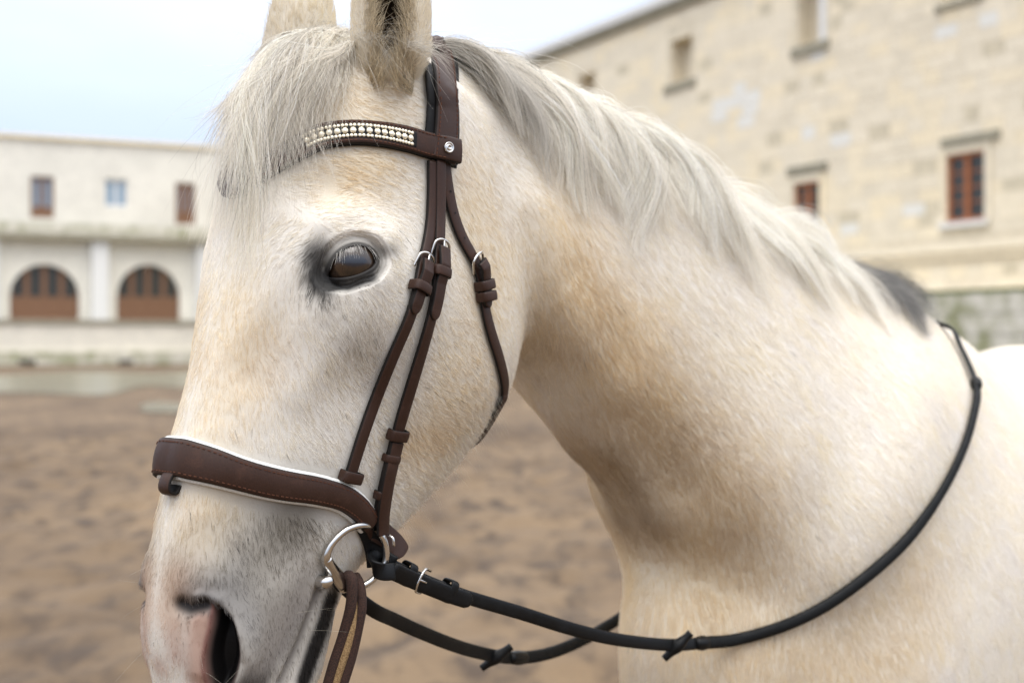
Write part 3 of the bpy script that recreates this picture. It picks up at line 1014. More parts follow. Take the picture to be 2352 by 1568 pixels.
# ------------------------------------------------------------------ ears (joined into the body mesh), near ear then its mirror
def ear_mesh():
    base = h_world(np.array([[.010, .074, 1.652]]))[0]
    axis = unit(np.array([.015, .02, 1.0]))
    opn = unit(np.array([.06, -1.0, .10]))                 # the open side looks at the camera, a little to its left
    opn = unit(opn - axis * (opn @ axis))
    side = np.cross(axis, opn)
    n, m = 40, 34
    u = np.linspace(0, 1, n)
    R = cr([.014, .0255, .0320, .0335, .0320, .0265, .0165, .0040], n)[:, 0]
    half = np.radians(cr([179, 174, 163, 150, 140, 130, 115, 95], n)[:, 0])
    L = .190
    outer, inner = [], []
    for k in range(n):
        a = np.linspace(-half[k], half[k], m)
        root_in = max(0.0, .32 - u[k]) / .32
        c = base + axis * (L * u[k] - .040) - opn * (.010 * math.sin(u[k] * 2.6)) - np.array([N2[0], N2[1], 0]) * (.050 * root_in ** 2) - np.array([0, -.012, 0]) * root_in ** 2
        flare = 1 + .10 * (a / half[k]) ** 2 * math.sin(math.pi * u[k])
        d = (-np.cos(a)[:, None] * opn + np.sin(a)[:, None] * side)
        th = .0035 * (1 - .6 * abs(a / half[k]) ** 3) * (1 - .5 * u[k]) + .0006
        outer.append(c + d * (R[k] * flare)[:, None])
        inner.append(c + d * (R[k] * flare - th)[:, None])
    V = np.concatenate([np.concatenate(outer), np.concatenate(inner)])
    F = []
    o2 = n * m
    for k in range(n - 1):
        for j in range(m - 1):
            F.append((k * m + j, k * m + j + 1, (k + 1) * m + j + 1, (k + 1) * m + j))
            F.append((o2 + k * m + j, o2 + (k + 1) * m + j, o2 + (k + 1) * m + j + 1, o2 + k * m + j + 1))
        F.append((k * m, (k + 1) * m, o2 + (k + 1) * m, o2 + k * m))
        F.append((k * m + m - 1, o2 + k * m + m - 1, o2 + (k + 1) * m + m - 1, (k + 1) * m + m - 1))
    for j in range(m - 1):
        F.append(((n - 1) * m + j, (n - 1) * m + j + 1, o2 + (n - 1) * m + j + 1, o2 + (n - 1) * m + j))
    inn = np.concatenate([np.zeros(n * m), np.ones(n * m)])
    return V, F, inn, (base, axis, opn, side)
EV, EF, E_in, E_frame = ear_mesh()
EVm = mirror(EV)
EFm = [tuple(reversed(f)) for f in EF]
nb = len(S.v)
bm = bmesh.new(); bm.from_mesh(horse_me)
ef_ = []
for VV, FF in ((EV, EF), (EVm, EFm)):
    vs_ = [bm.verts.new(v) for v in VV]
    for f in FF:
        ef_.append(bm.faces.new([vs_[i] for i in f]))
bmesh.ops.recalc_face_normals(bm, faces=ef_)
bm.to_mesh(horse_me); bm.free(); horse_me.update()
S.load(horse_me)
NV = len(S.v)
ear_in = np.zeros(NV); ear_in[nb:nb + len(EV)] = E_in; ear_in[nb + len(EV):] = E_in
is_ear = np.arange(NV) >= nb
pad = NV - nb
eye_sd = np.concatenate([eye_sd, np.ones(pad)])
horse_me.polygons.foreach_set('use_smooth', np.ones(len(horse_me.polygons), bool))

# ------------------------------------------------------------------ coat colours, one per vertex (the animal's markings, with some shade painted in)
near = S.near()
def spot(pix, r, p=2.0):
    pts = np.array([p for p in (S.hit(*q)[0] for q in pix) if p is not None])
    return np.exp(-(S.dist_poly(pts, near) / r) ** p)
coat = np.tile(srgb(247, 241, 230), (NV, 1))
fleck = np.full(NV, .0015)
def lay(col, w):
    global coat
    w = np.clip(w, 0, 1)[:, None]
    coat = coat * (1 - w) + np.array(col) * w
CREAM, TAN, GREY, DARK, PINK, STAIN_SHADE = srgb(236, 214, 174), srgb(216, 186, 138), srgb(142, 135, 124), srgb(44, 42, 42), srgb(188, 146, 126), srgb(176, 142, 92)
# yellowed patches; tans and browns on neck and brow also paint in shade
lay(CREAM, 0.527 * spot([(780, 420), (860, 380)], .03)); lay(CREAM, 0.461 * spot([(870, 250), (760, 230)], .05))
lay(TAN, 0.322 * spot([(600, 790), (580, 860)], .028)); lay(CREAM, 0.395 * spot([(540, 700), (520, 900), (480, 1000)], .03))
lay(CREAM, 0.461 * spot([(1080, 450), (1120, 600), (1000, 1000), (1080, 920)], .05))
lay(TAN, 0.351 * spot([(1010, 1010), (930, 1020)], .02))
lay(CREAM, 0.527 * spot([(1300, 560), (1330, 700), (1450, 800)], .07)); lay(TAN, 0.351 * spot([(1330, 640), (1420, 820), (1500, 930)], .04))
lay(CREAM, 0.527 * spot([(1500, 1000), (1640, 1150), (1650, 1300)], .10)); lay(STAIN_SHADE, 0.304 * spot([(1560, 1010), (1640, 1100), (1690, 1180)], .05))
lay(STAIN_SHADE, 0.304 * spot([(1350, 1010), (1450, 1130), (1500, 1220)], .045)); lay(srgb(128, 106, 80), .26 * spot([(1390, 1040), (1440, 1110), (1500, 1210)], .024))  # yellow-brown stain plus under-neck shade painted into the coat
lay(CREAM, 0.461 * spot([(1560, 1400), (1640, 1500), (1900, 1540)], .10)); lay(CREAM, 0.330 * spot([(2100, 1350), (2050, 1500)], .08))
lay(TAN, 0.322 * spot([(455, 1150), (440, 1240), (420, 1300)], .022)); lay(CREAM, 0.395 * spot([(520, 1150), (470, 1290)], .03))
lay(TAN, 0.292 * spot([(810, 400)], .012))
lay(TAN, 0.234 * spot([(476, 790), (462, 850)], .008))
# grey skin showing through on the muzzle and under the eye
g = .85 * spot([(640, 1230), (580, 1290), (540, 1400), (640, 1420)], .046) + .5 * spot([(700, 1150)], .03)
lay(GREY, g); fleck += .18 * np.clip(g, 0, 1)
g = .26 * spot([(800, 720), (830, 800), (760, 700)], .028)
lay(GREY, .8 * g); fleck += .16 * np.clip(g, 0, 1)
fleck += .09 * spot([(860, 800), (890, 860), (870, 950)], .03) + .02 * spot([(1030, 850), (1100, 950)], .06) + .02 * spot([(950, 620)], .03)
lay(srgb(112, 110, 110), .9 * spot([(415, 1352), (445, 1358), (485, 1376)], .013)); lay(srgb(142, 139, 136), .75 * spot([(430, 1320), (520, 1345), (570, 1430)], .026))
lay(srgb(84, 82, 82), .75 * spot([(415, 1378)], .010))
lay(srgb(110, 104, 100), .8 * spot([(690, 1400), (650, 1480), (610, 1545)], .013)); lay(srgb(150, 142, 134), .8 * spot([(705, 1340), (620, 1470), (590, 1540)], .022))
lay(srgb(70, 64, 60), .8 * spot([(560, 1570), (600, 1575)], .012))
lay(PINK, .75 * spot([(462, 1432), (458, 1490), (458, 1550)], .0125, 3)); lay(PINK, .55 * spot([(400, 1440), (405, 1500)], .012)); lay(PINK, .6 * spot([(470, 1570)], .014))
lay(PINK, .5 * spot([(345, 1500), (370, 1530)], .010))
lay(srgb(214, 178, 148), .5 * spot([(380, 1400), (400, 1330)], .02))
nd = np.concatenate([nos_d, np.ones(pad)]); sl = np.concatenate([slit_d, np.ones(pad)])
lay(srgb(70, 46, 42), .8 * sstep(.0125, .0095, nd)); lay(srgb(16, 13, 13), sstep(.0098, .0068, nd)); lay(srgb(50, 47, 47), .95 * sstep(.0120, .002, sl))  # shade of the nostril hollow and fold painted into the skin
lay(srgb(126, 82, 74), .85 * np.exp(-((nd - .0122) / .0024) ** 2) * (np.concatenate([nos_x, np.ones(pad)]) < .004))
# lower lip and chin
lay(srgb(150, 146, 138), .6 * spot([(760, 1440), (742, 1530)], .02)); lip = spot([(760, 1378), (745, 1430), (722, 1490), (700, 1555)], .0150, 4); lay(srgb(34, 32, 31), 1.1 * lip)
lay(srgb(112, 104, 96), .9 * spot([(730, 1345), (708, 1400), (682, 1470), (655, 1530), (640, 1562)], .0075)); lay(srgb(120, 112, 96), .8 * spot([(733, 1338)], .006))
# dark skin round the eye
inner = spot([(730, 588), (728, 638), (742, 655)], .0130, 3) + spot([(735, 645), (800, 655), (850, 635)], .0068, 3)
edge = sstep(.0055, .0012, eye_sd) + .45 * sstep(.013, .004, eye_sd)
lay(DARK, .92 * np.clip(edge, 0, 1)); lay(srgb(40, 40, 40), .95 * np.clip(inner, 0, 1))
lay(srgb(90, 86, 82), .6 * spot([(725, 575), (740, 560)], .009)); lay(srgb(80, 78, 76), .55 * spot([(880, 575), (900, 572)], .006)); lay(srgb(70, 68, 66), .55 * spot([(868, 620), (855, 640)], .006))
lay(srgb(60, 58, 56), .6 * spot([(725, 660), (745, 672)], .006))
fleck += .45 * spot([(735, 690), (715, 670)], .010)
lay(srgb(28, 24, 24), sstep(.0012, -.0004, eye_sd))
# ears: pale outside, dark strip inside
eb, eax, eop, esd = E_frame
ql = near - eb
ux = ql @ eax; sx = ql @ esd; ox = ql @ eop
lay(srgb(236, 226, 206), .8 * is_ear * (1 - ear_in)); lay(srgb(160, 138, 104), is_ear * ear_in)
lay(srgb(46, 38, 30), is_ear * ear_in * np.exp(-((sx + .003) / .012) ** 2))
coat = np.clip(coat, 0, 1) * .87
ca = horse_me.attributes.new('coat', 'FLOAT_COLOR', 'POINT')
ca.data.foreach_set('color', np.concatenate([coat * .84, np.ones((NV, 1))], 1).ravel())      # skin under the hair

# ------------------------------------------------------------------ materials
M_SKIN, nt, bs = mat('horse_skin')
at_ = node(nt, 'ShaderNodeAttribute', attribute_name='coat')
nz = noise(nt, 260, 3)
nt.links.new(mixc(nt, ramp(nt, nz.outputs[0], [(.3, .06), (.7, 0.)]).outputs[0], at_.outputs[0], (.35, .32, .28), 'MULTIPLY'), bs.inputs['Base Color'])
bs.inputs['Roughness'].default_value = .65
bs.inputs['Specular IOR Level'].default_value = .25
bump(nt, noise(nt, 900, 2).outputs[0], .25, .0006, bs)
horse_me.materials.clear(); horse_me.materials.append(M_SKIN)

def hair_mat(name, trans=.5, gloss=.04):
    """a hair scatters light to both sides: diffuse and translucent, with a faint sheen"""
    m, nt, bs = mat(name)
    nt.nodes.remove(bs)
    out = [q for q in nt.nodes if q.type == 'OUTPUT_MATERIAL'][0]
    c = node(nt, 'ShaderNodeAttribute', attribute_name='hcol')
    df = node(nt, 'ShaderNodeBsdfDiffuse'); tl = node(nt, 'ShaderNodeBsdfTranslucent'); gl = node(nt, 'ShaderNodeBsdfGlossy')
    gl.inputs['Roughness'].default_value = .45
    m1 = node(nt, 'ShaderNodeMixShader'); m1.inputs[0].default_value = trans
    m2 = node(nt, 'ShaderNodeMixShader'); m2.inputs[0].default_value = gloss
    nt.links.new(c.outputs[0], df.inputs[0]); nt.links.new(c.outputs[0], tl.inputs[0])
    nt.links.new(df.outputs[0], m1.inputs[1]); nt.links.new(tl.outputs[0], m1.inputs[2])
    nt.links.new(m1.outputs[0], m2.inputs[1]); nt.links.new(gl.outputs[0], m2.inputs[2])
    nt.links.new(m2.outputs[0], out.inputs[0])
    return m
M_FUR = hair_mat('coat_hair', .5, .02)
M_MANE = hair_mat('mane_hair', .5, .04)

def hair_object(name, P, R, C, N, m, parent):
    """P (n, k, 3) points, R (n, k) radii, C (n, 3) colours, N (n, 3) shading normals"""
    n, k = P.shape[:2]
    hc = bpy.data.hair_curves.new(name)
    hc.add_curves([k] * n)
    hc.attributes['position'].data.foreach_set('vector', np.ascontiguousarray(P, dtype=np.float32).ravel())
    ra = hc.attributes.get('radius') or hc.attributes.new('radius', 'FLOAT', 'POINT')
    ra.data.foreach_set('value', np.ascontiguousarray(R, dtype=np.float32).ravel())
    a = hc.attributes.new('hcol', 'FLOAT_COLOR', 'CURVE')
    a.data.foreach_set('color', np.concatenate([C, np.ones((n, 1))], 1).astype(np.float32).ravel())
    hc.materials.append(m)
    ob = bpy.data.objects.new(name, hc)
    COL.objects.link(ob)
    ob.parent = parent
    ob['kind'] = 'stuff'
    return ob

horse = bpy.data.objects.new('horse', horse_me)
COL.objects.link(horse)
tag(horse, 'white horse with grey muzzle wearing a brown leather bridle', 'horse')

# ------------------------------------------------------------------ lie of the coat
FLOW = [(870, 250, .9, .35), (760, 250, .5, .8), (800, 400, 1, .1), (900, 430, 1, .35), (800, 505, 1, -.05), (960, 520, .8, .8), (700, 620, -.2, 1), (620, 700, .1, 1),
        (540, 560, -.25, 1), (500, 800, -.1, 1), (650, 850, .35, 1), (800, 740, .6, 1), (850, 900, .8, .9), (750, 1000, .6, .9), (560, 1000, .1, 1), (1050, 650, .6, 1), (1080, 800, .7, 1),
        (1020, 950, .9, .7), (950, 1080, .9, .6), (1100, 450, .6, 1), (450, 1150, 0, 1), (600, 1200, .15, 1), (750, 1200, .5, 1), (400, 1300, -.1, 1), (520, 1320, .1, 1), (620, 1420, .1, 1), (440, 1480, .1, 1),
        (1150, 450, .6, 1), (1230, 600, .35, 1), (1250, 800, .2, 1), (1350, 700, .5, 1), (1350, 950, .7, 1), (1450, 1000, .7, 1), (1600, 900, .8, 1), (1800, 800, .9, 1), (1800, 1100, .6, 1), (2000, 900, 1, 1),
        (2000, 1200, .8, 1), (1600, 1300, .2, 1), (1700, 1480, .1, 1), (2250, 1200, .6, 1), (2200, 1450, .3, 1), (1480, 1450, -.1, 1), (1400, 1100, .7, 1), (690, 560, -.8, .5), (900, 620, .8, .7), (770, 470, .9, -.2)]
A_p, A_d = [], []
for fx, fy, dx, dy in FLOW:
    a, b = S.hit(fx, fy)[0], None
    st = 14.0
    b = S.hit(fx + dx * st, fy + dy * st)[0]
    A_p.append(a); A_d.append(unit(b - a))
A_p, A_d = np.array(A_p), np.array(A_d)
def flow_at(P):
    """lie of the hair at points P (world), mirrored on the far side"""
    q = to_h(P); far = q[:, 1] < 0
    q[:, 1] = abs(q[:, 1]); Pn = h_world(q)
    out = np.zeros_like(P); wsum = np.zeros(len(P))
    for a, d in zip(A_p, A_d):
        r2 = ((Pn - a) ** 2).sum(1) + 1e-5
        w = r2 ** -2.0
        out += w[:, None] * d; wsum += w
    out /= wsum[:, None]
    out[far] = hdir(out[far])
    return out

# ------------------------------------------------------------------ short coat
horse_me.calc_loop_triangles()
nt_ = len(horse_me.loop_triangles)
T = np.empty(nt_ * 3, int); horse_me.loop_triangles.foreach_get('vertices', T); T = T.reshape(-1, 3)
ctr = S.v[T].mean(1)
e_a, e_b = S.v[T[:, 1]] - S.v[T[:, 0]], S.v[T[:, 2]] - S.v[T[:, 0]]
fn = np.cross(e_a, e_b); area = np.linalg.norm(fn, axis=1) / 2; fn = unit(fn)
view = unit(np.array([0, 0, CAMZ]) - ctr)
facing = (fn * view).sum(1)
pp = proj(ctr)
infr = (pp[:, 0] > -500) & (pp[:, 0] < 2850) & (pp[:, 1] > -350) & (pp[:, 1] < 1900) & (ctr[:, 1] > .3)
hC = to_h(ctr)
dens = np.where(hC[:, 0] > -.22, 1.0, .75)
dens *= np.where(facing > -.25, 1.0, .12) * infr
esd_f = eye_sd[T].mean(1); nd_f = nd[T].mean(1)
dens *= np.where(esd_f < .0010, 0, 1) * np.where(nd_f < .0115, 0, 1)
dens *= np.where((ear_in[T].mean(1) > .5), .0, 1)
flapf = np.concatenate([flap_d, np.ones(pad)])[T].mean(1)
dens *= np.where(flapf < .007, .25, 1)
N_FUR = 600000
pw = area * dens; pw /= pw.sum()
ti = RNG.choice(nt_, N_FUR, p=pw)
r1, r2 = RNG.random(N_FUR), RNG.random(N_FUR)
fl = r1 + r2 > 1
r1[fl], r2[fl] = 1 - r1[fl], 1 - r2[fl]
b3 = np.stack([1 - r1 - r2, r1, r2], 1)
root = (S.v[T[ti]] * b3[:, :, None]).sum(1)
nor = unit((S.n[T[ti]] * b3[:, :, None]).sum(1))
colr = (coat[T[ti]] * b3[:, :, None]).sum(1)
flk = (fleck[T[ti]] * b3).sum(1)
fd = flow_at(root)
fd[is_ear[T[ti, 0]]] = (0, 0, 1)
hR = to_h(root)
# clumps: jittered cells share a tilt, a length and a shade
def cells(P, size, seed):
    J = P + .35 * size * np.sin(P[:, [1, 2, 0]] * (2.1 / size) + seed)
    k = np.floor(J / size).astype(np.int64)
    return ((k[:, 0] * 73856093) ^ (k[:, 1] * 19349663) ^ (k[:, 2] * 83492791) ^ (seed * 2654435)) & 0xffff
TAB = np.random.default_rng(5).normal(size=(65536, 4))
c1, c2, c3 = TAB[cells(root, .0030, 1)], TAB[cells(root, .011, 2)], TAB[cells(root, .035, 3)]
tang = unit(fd - nor * (fd * nor).sum(1)[:, None])
bit = np.cross(nor, tang)
hN_ = to_h(root)[:, 0]; calm = 1 - .45 * sstep(-.15, -.30, hN_)
ang = (.09 * c1[:, 0] + .07 * c2[:, 0]) * calm + .06 * c3[:, 0] + RNG.normal(size=N_FUR) * .08
tang = tang * np.cos(ang)[:, None] + bit * np.sin(ang)[:, None]
muz = sstep(1.25, 1.17, hR[:, 2]) * (hR[:, 0] > -.05)
neck = sstep(-.15, -.30, hR[:, 0])
length = .0095 * (1 - .4 * muz) * (1 + .6 * neck) * np.clip(1 + .15 * c1[:, 1] + .15 * RNG.normal(size=N_FUR), .5, 1.6)
length *= np.where(esd_f[ti] < .012, .4, 1)
ear_f = is_ear[T[ti, 0]]
length = np.where(ear_f, .011, length)
jaw = sstep(-.02, -.6, nor[:, 2]) * (hR[:, 0] > -.25)
length *= 1 + .35 * jaw
lift = .13 + .012 * c1[:, 2] + .015 * RNG.normal(size=N_FUR) + .06 * jaw + .25 * ear_f
lift = np.clip(lift, .03, .5)
tt = np.array([0, .35, .7, 1.0])
P = root[:, None] - nor[:, None] * .0004 + tang[:, None] * (length[:, None] * tt)[:, :, None] + nor[:, None] * (length[:, None] * lift[:, None] * (tt * (1.25 - .45 * tt)))[:, :, None]
P += bit[:, None] * (length * .05 * c1[:, 3])[:, None, None] * (tt ** 2)[None, :, None]
rad = np.array([.00018, .00016, .00011, .00004])[None] * np.clip(1 + .2 * RNG.normal(size=N_FUR), .6, 1.5)[:, None] * np.where(hR[:, 0] > -.22, .9, 1.15)[:, None]
shade = 1 + (.022 * c1[:, 1] + .010 * c2[:, 1]) * (1 - .4 * neck) + .008 * c3[:, 1] + .025 * RNG.normal(size=N_FUR)
hc_ = 1.10 * colr * np.clip(shade, .5, 1.3)[:, None]
# stray dark hairs, in little tufts where the skin is grey
isd = (RNG.random(N_FUR) < flk * (.6 + .8 * (c1[:, 3] > .8)))
hc_[isd] *= RNG.uniform(.2, .6, size=isd.sum())[:, None]
warm = np.clip(.012 * c2[:, 2] + .015 * c3[:, 2], -.05, .05)
hc_ *= np.stack([1 + .3 * warm, 1 + 0 * warm, 1 - 1.2 * warm], 1)
FUR = dict(P=P, R=rad, C=np.clip(hc_, .01, .96), N=nor + .35 * np.cross(tang, np.cross(nor, tang)) * 0 + .04 * bit * c1[:, 3][:, None], root=root)
# ------------------------------------------------------------------ long hair
def on_skin(px, py, off, lfall=0.0):
    c, n = S.hit(px, py)
    if c is None:
        s_, z_ = pick(px, py, lfall)
        c = HW(np.array([s_]), np.array([lfall]), np.array([z_]))[0]
        n = unit(np.array([-.3, -.6, .5]))
    return c + n * off, n

def guide_set(G, offs, lfall, k=14):
    out, nrm = [], []
    for g in G:
        pts, ns = [], []
        for (gx, gy), o in zip(g, offs):
            p, n = on_skin(gx, gy, o, lfall)
            pts.append(p); ns.append(n)
        out.append(resample(pts, n=k)); nrm.append(cr(np.array(ns), k))
    return np.array(out), np.array(nrm)

def strands(GP, GN, n_locks, per, root_spread, tip_spread, len_rng, colfun, rad, seed, wave=.003, loose=0, bulge=.012, gather_k=.6, even=.6, mean_len=.88):
    """hairs interpolated between guides, gathered into rounded locks"""
    rg = np.random.default_rng(seed)
    k, ng = GP.shape[1], len(GP)
    tmax = ng - 1 - 1e-4
    def guide(t):
        i = np.minimum(t.astype(int), ng - 2); f = (t - i)[:, None, None]
        return GP[i] * (1 - f) + GP[i + 1] * f, unit(GN[i] * (1 - f) + GN[i + 1] * f)
    lt = np.clip(np.linspace(0, tmax, n_locks) + rg.normal(size=n_locks) * even * tmax / n_locks, 0, tmax)
    lw = root_spread * rg.uniform(.6, 1.4, n_locks)
    lock = np.repeat(np.arange(n_locks), per)
    xo = rg.normal(size=len(lock))
    t_all = np.clip(lt[lock] + xo * lw[lock], 0, tmax)
    lock = np.concatenate([lock, np.full(loose, -1)]); xo = np.concatenate([xo, np.zeros(loose)])
    t_all = np.concatenate([t_all, rg.uniform(0, tmax, loose)])
    n = len(t_all); inl = lock >= 0; lk = np.maximum(lock, 0)
    A, AN = guide(t_all)
    Lk, _ = guide(np.where(inl, lt[lk], t_all))
    u = np.linspace(0, 1, k)
    g_ = gather_k * rg.uniform(.6, 1.25, n_locks)
    gather = (sstep(.03, .65, u))[None, :, None] * (np.where(inl, g_[lk], 0))[:, None, None]
    P = A * (1 - gather) + Lk * gather
    ln_lock = rg.uniform(*len_rng, size=n_locks)
    ln = np.where(inl, ln_lock[lk] * np.clip(rg.normal(mean_len, .25, size=n), .3, 1.12), rg.uniform(.35, 1.0, size=n))
    uu = np.clip(u[None] * np.minimum(ln, 1.1)[:, None] * (k - 1), 0, (k - 1) * 1.1)
    i = np.minimum(uu.astype(int), k - 2); f = (uu - i)[:, :, None]
    ar = np.arange(n)[:, None]
    P = P[ar, i] * (1 - f) + P[ar, i + 1] * f
    Nn = AN[ar, i] * (1 - np.minimum(f, 1)) + AN[ar, i + 1] * np.minimum(f, 1)
    tan = unit(np.gradient(P, axis=1)); sid = np.cross(Nn, tan)
    ph1, ph2 = rg.uniform(0, 6.28, n), rg.uniform(0, 6.28, n_locks)
    lph = np.where(inl, ph2[lk], ph1); lamp = np.where(inl, rg.normal(size=n_locks)[lk], rg.normal(size=n) * .6)
    fq = np.where(inl, rg.uniform(4, 8, n_locks)[lk], 6)
    sp = rg.normal(size=n); fly = rg.random(n) < .06
    sp = np.where(fly, sp * 2.6, sp)
    P = P + sid * ((tip_spread * sp)[:, None] * (u ** 1.4)[None] + (wave * lamp)[:, None] * np.sin(u[None] * fq[:, None] + lph[:, None]) * u[None] + (.0013 * rg.normal(size=n))[:, None] * np.sin(u[None] * 13 + ph1[:, None]) * u[None])[:, :, None]
    H = np.where(inl, (bulge * rg.uniform(.45, 1.3, n_locks))[lk] * np.exp(-(xo / 1.25) ** 2) * rg.uniform(.15, 1.0, n), -.004)
    P = P + Nn * ((.25 * tip_spread * np.abs(sp))[:, None] * u[None] + H[:, None] * (np.sin(np.pi * np.clip(u * .93 + .10, 0, 1)))[None])[:, :, None]
    R = rad * np.clip(1 + .25 * rg.normal(size=n), .5, 1.6)[:, None] * (1 - .75 * u ** 3)[None]
    lockv = np.where(inl, rg.normal(size=n_locks)[lk], rg.normal(size=n) * .5)
    C = colfun(t_all / (ng - 1), lockv, rg, n, inl)
    return P, R, C, unit(Nn.mean(1) + sid.mean(1) * (np.where(inl, np.clip(xo, -1.5, 1.5) * .38, 0))[:, None])

OFF_M = [.004, .012, .013, .008]
MANE_G = [[(1002, 121), (1089, 187), (1160, 280), (1220, 367)], [(1035, 104), (1144, 175), (1242, 291), (1300, 430)], [(1144, 153), (1264, 252), (1330, 367), (1352, 488)],
          [(1226, 190), (1330, 280), (1390, 389), (1440, 526)], [(1308, 222), (1417, 335), (1483, 455), (1516, 553)], [(1417, 262), (1505, 367), (1570, 488), (1625, 581)],
          [(1527, 335), (1609, 422), (1669, 542), (1762, 679)], [(1636, 404), (1718, 488), (1800, 597), (1882, 690)], [(1757, 493), (1833, 565), (1910, 645), (1992, 739)],
          [(1833, 560), (1910, 628), (1986, 690), (2035, 761)], [(1921, 624), (1992, 650), (2052, 700), (2101, 761)], [(1985, 636), (2052, 662), (2106, 700), (2140, 750)]]
GP, GN = guide_set(MANE_G, OFF_M, 0.0)
def mane_col(t, lv, rg, n, inl):
    base = np.tile(srgb(253, 247, 235), (n, 1)); base[~inl] *= .94
    dk = np.exp(-((t - .0) / .05) ** 2) * .5 + .85 * sstep(.80, .90, t) + .12 * np.exp(-((t - .16) / .12) ** 2)
    dk = np.clip(dk + .08 * lv - .03, 0, .95)
    c = base * (1 - dk[:, None]) + srgb(84, 84, 86) * dk[:, None]
    c = c * np.clip(1 + .14 * rg.normal(size=n), .5, 1.25)[:, None]
    dark = rg.random(n) < .06
    c[dark] *= rg.uniform(.2, .6, dark.sum())[:, None]
    return np.clip(c, .01, .96)
mane = strands(GP, GN, 34, 480, .13, .010, (.66, 1.04), mane_col, .00015, 21, wave=.024, loose=5000, bulge=.020, gather_k=.65, mean_len=.82)
hair_object('mane', *mane, M_MANE, horse)

FORE_G = [[(655, 78), (614, 160), (566, 262), (534, 352), (512, 490)], [(672, 72), (640, 150), (592, 245), (552, 355), (528, 530)], [(704, 68), (660, 150), (608, 255), (576, 365), (552, 560)], [(741, 66), (685, 156), (629, 266), (602, 380), (588, 590)],
          [(772, 72), (725, 156), (679, 250), (654, 355), (640, 520)], [(804, 78), (766, 156), (719, 250), (697, 337), (679, 440)], [(820, 96), (788, 172), (747, 250), (722, 312), (708, 380)]]
FP, FN = guide_set(FORE_G, [.002, .011, .014, .011, .004], -.045)
def fore_col(t, lv, rg, n, inl):
    base = np.tile(srgb(252, 245, 232), (n, 1)); base[~inl] *= .94
    dk = np.clip(.10 + .16 * lv, 0, .8)
    c = base * (1 - dk[:, None]) + srgb(128, 125, 120) * dk[:, None]
    c = c * np.clip(1 + .15 * rg.normal(size=n), .5, 1.25)[:, None]
    dark = rg.random(n) < .08
    c[dark] *= rg.uniform(.25, .6, dark.sum())[:, None]
    return np.clip(c, .01, .96)
fore = strands(FP, FN, 28, 170, .17, .013, (.42, 1.1), fore_col, .00012, 33, wave=.020, loose=1500, bulge=.012, gather_k=.6, mean_len=.80)
hair_object('forelock', *fore, M_MANE, horse)
# flyaway hairs along the crest and the poll
items_f = []
rgf = np.random.default_rng(77)
for k_ in range(2600):
    f = rgf.random()
    x_ = np.interp(f, np.linspace(0, 1, 9), [700, 800, 1000, 1144, 1308, 1527, 1757, 1921, 2080]); y_ = np.interp(f, np.linspace(0, 1, 9), [62, 72, 112, 156, 225, 340, 498, 628, 690])
    c, n = S.hit(x_ + rgf.normal() * 8, y_ + abs(rgf.normal()) * 10 + 2)
    if c is None: continue
    items_f.append((c + n * .006, np.array([.55, 0, .35]) + rgf.normal(size=3) * .5 + np.array([0, 0, .35]), rgf.uniform(.012, .045), np.array([.3, -.1, -.9]) + rgf.normal(size=3) * .3, .00010, srgb(240, 234, 222) * rgf.uniform(.45, 1)))

# ------------------------------------------------------------------ eyes
def eye_mat():
    m, nt, bs = mat('eyeball')
    tc = node(nt, 'ShaderNodeTexCoord')
    mp = node(nt, 'ShaderNodeMapping'); mp.inputs['Scale'].default_value = (1 / EYE_R,) * 3
    nt.links.new(tc.outputs['Object'], mp.inputs[0])
    sx_ = node(nt, 'ShaderNodeSeparateXYZ'); nt.links.new(mp.outputs[0], sx_.inputs[0])
    def mth(op, a, b=None):
        n = node(nt, 'ShaderNodeMath', operation=op)
        for s_, v in ((0, a), (1, b)):
            if v is None: continue
            if hasattr(v, 'is_linked'): nt.links.new(v, n.inputs[s_])
            else: n.inputs[s_].default_value = v
        return n.outputs[0]
    r_iris = mth('SQRT', mth('ADD', mth('POWER', mth('MULTIPLY', sx_.outputs[0], .92), 2.0), mth('POWER', sx_.outputs[1], 2.0)))
    r_pup = mth('SQRT', mth('ADD', mth('POWER', mth('MULTIPLY', sx_.outputs[0], 1.0), 2.0), mth('POWER', mth('MULTIPLY', sx_.outputs[1], 2.3), 2.0)))
    nz = noise(nt, 3.0, 3, .5, mp.outputs[0], .8)
    iris = ramp(nt, nz.outputs[0], [(.3, tuple(srgb(26, 19, 14))), (.7, tuple(srgb(58, 42, 29)))]).outputs[0]
    c1 = mixc(nt, ramp(nt, r_pup, [(.40, 0.), (.55, 1.)]).outputs[0], tuple(srgb(22, 24, 34)), iris)
    c2 = mixc(nt, ramp(nt, r_iris, [(.78, 0.), (.86, 1.)]).outputs[0], c1, tuple(srgb(24, 18, 14)))
    nt.links.new(c2, bs.inputs['Base Color'])
    bs.inputs['Roughness'].default_value = .25
    bs.inputs['Coat Weight'].default_value = 1.0
    bs.inputs['Coat Roughness'].default_value = .02
    bs.inputs['Coat IOR'].default_value = 1.38
    return m
M_EYE = eye_mat()
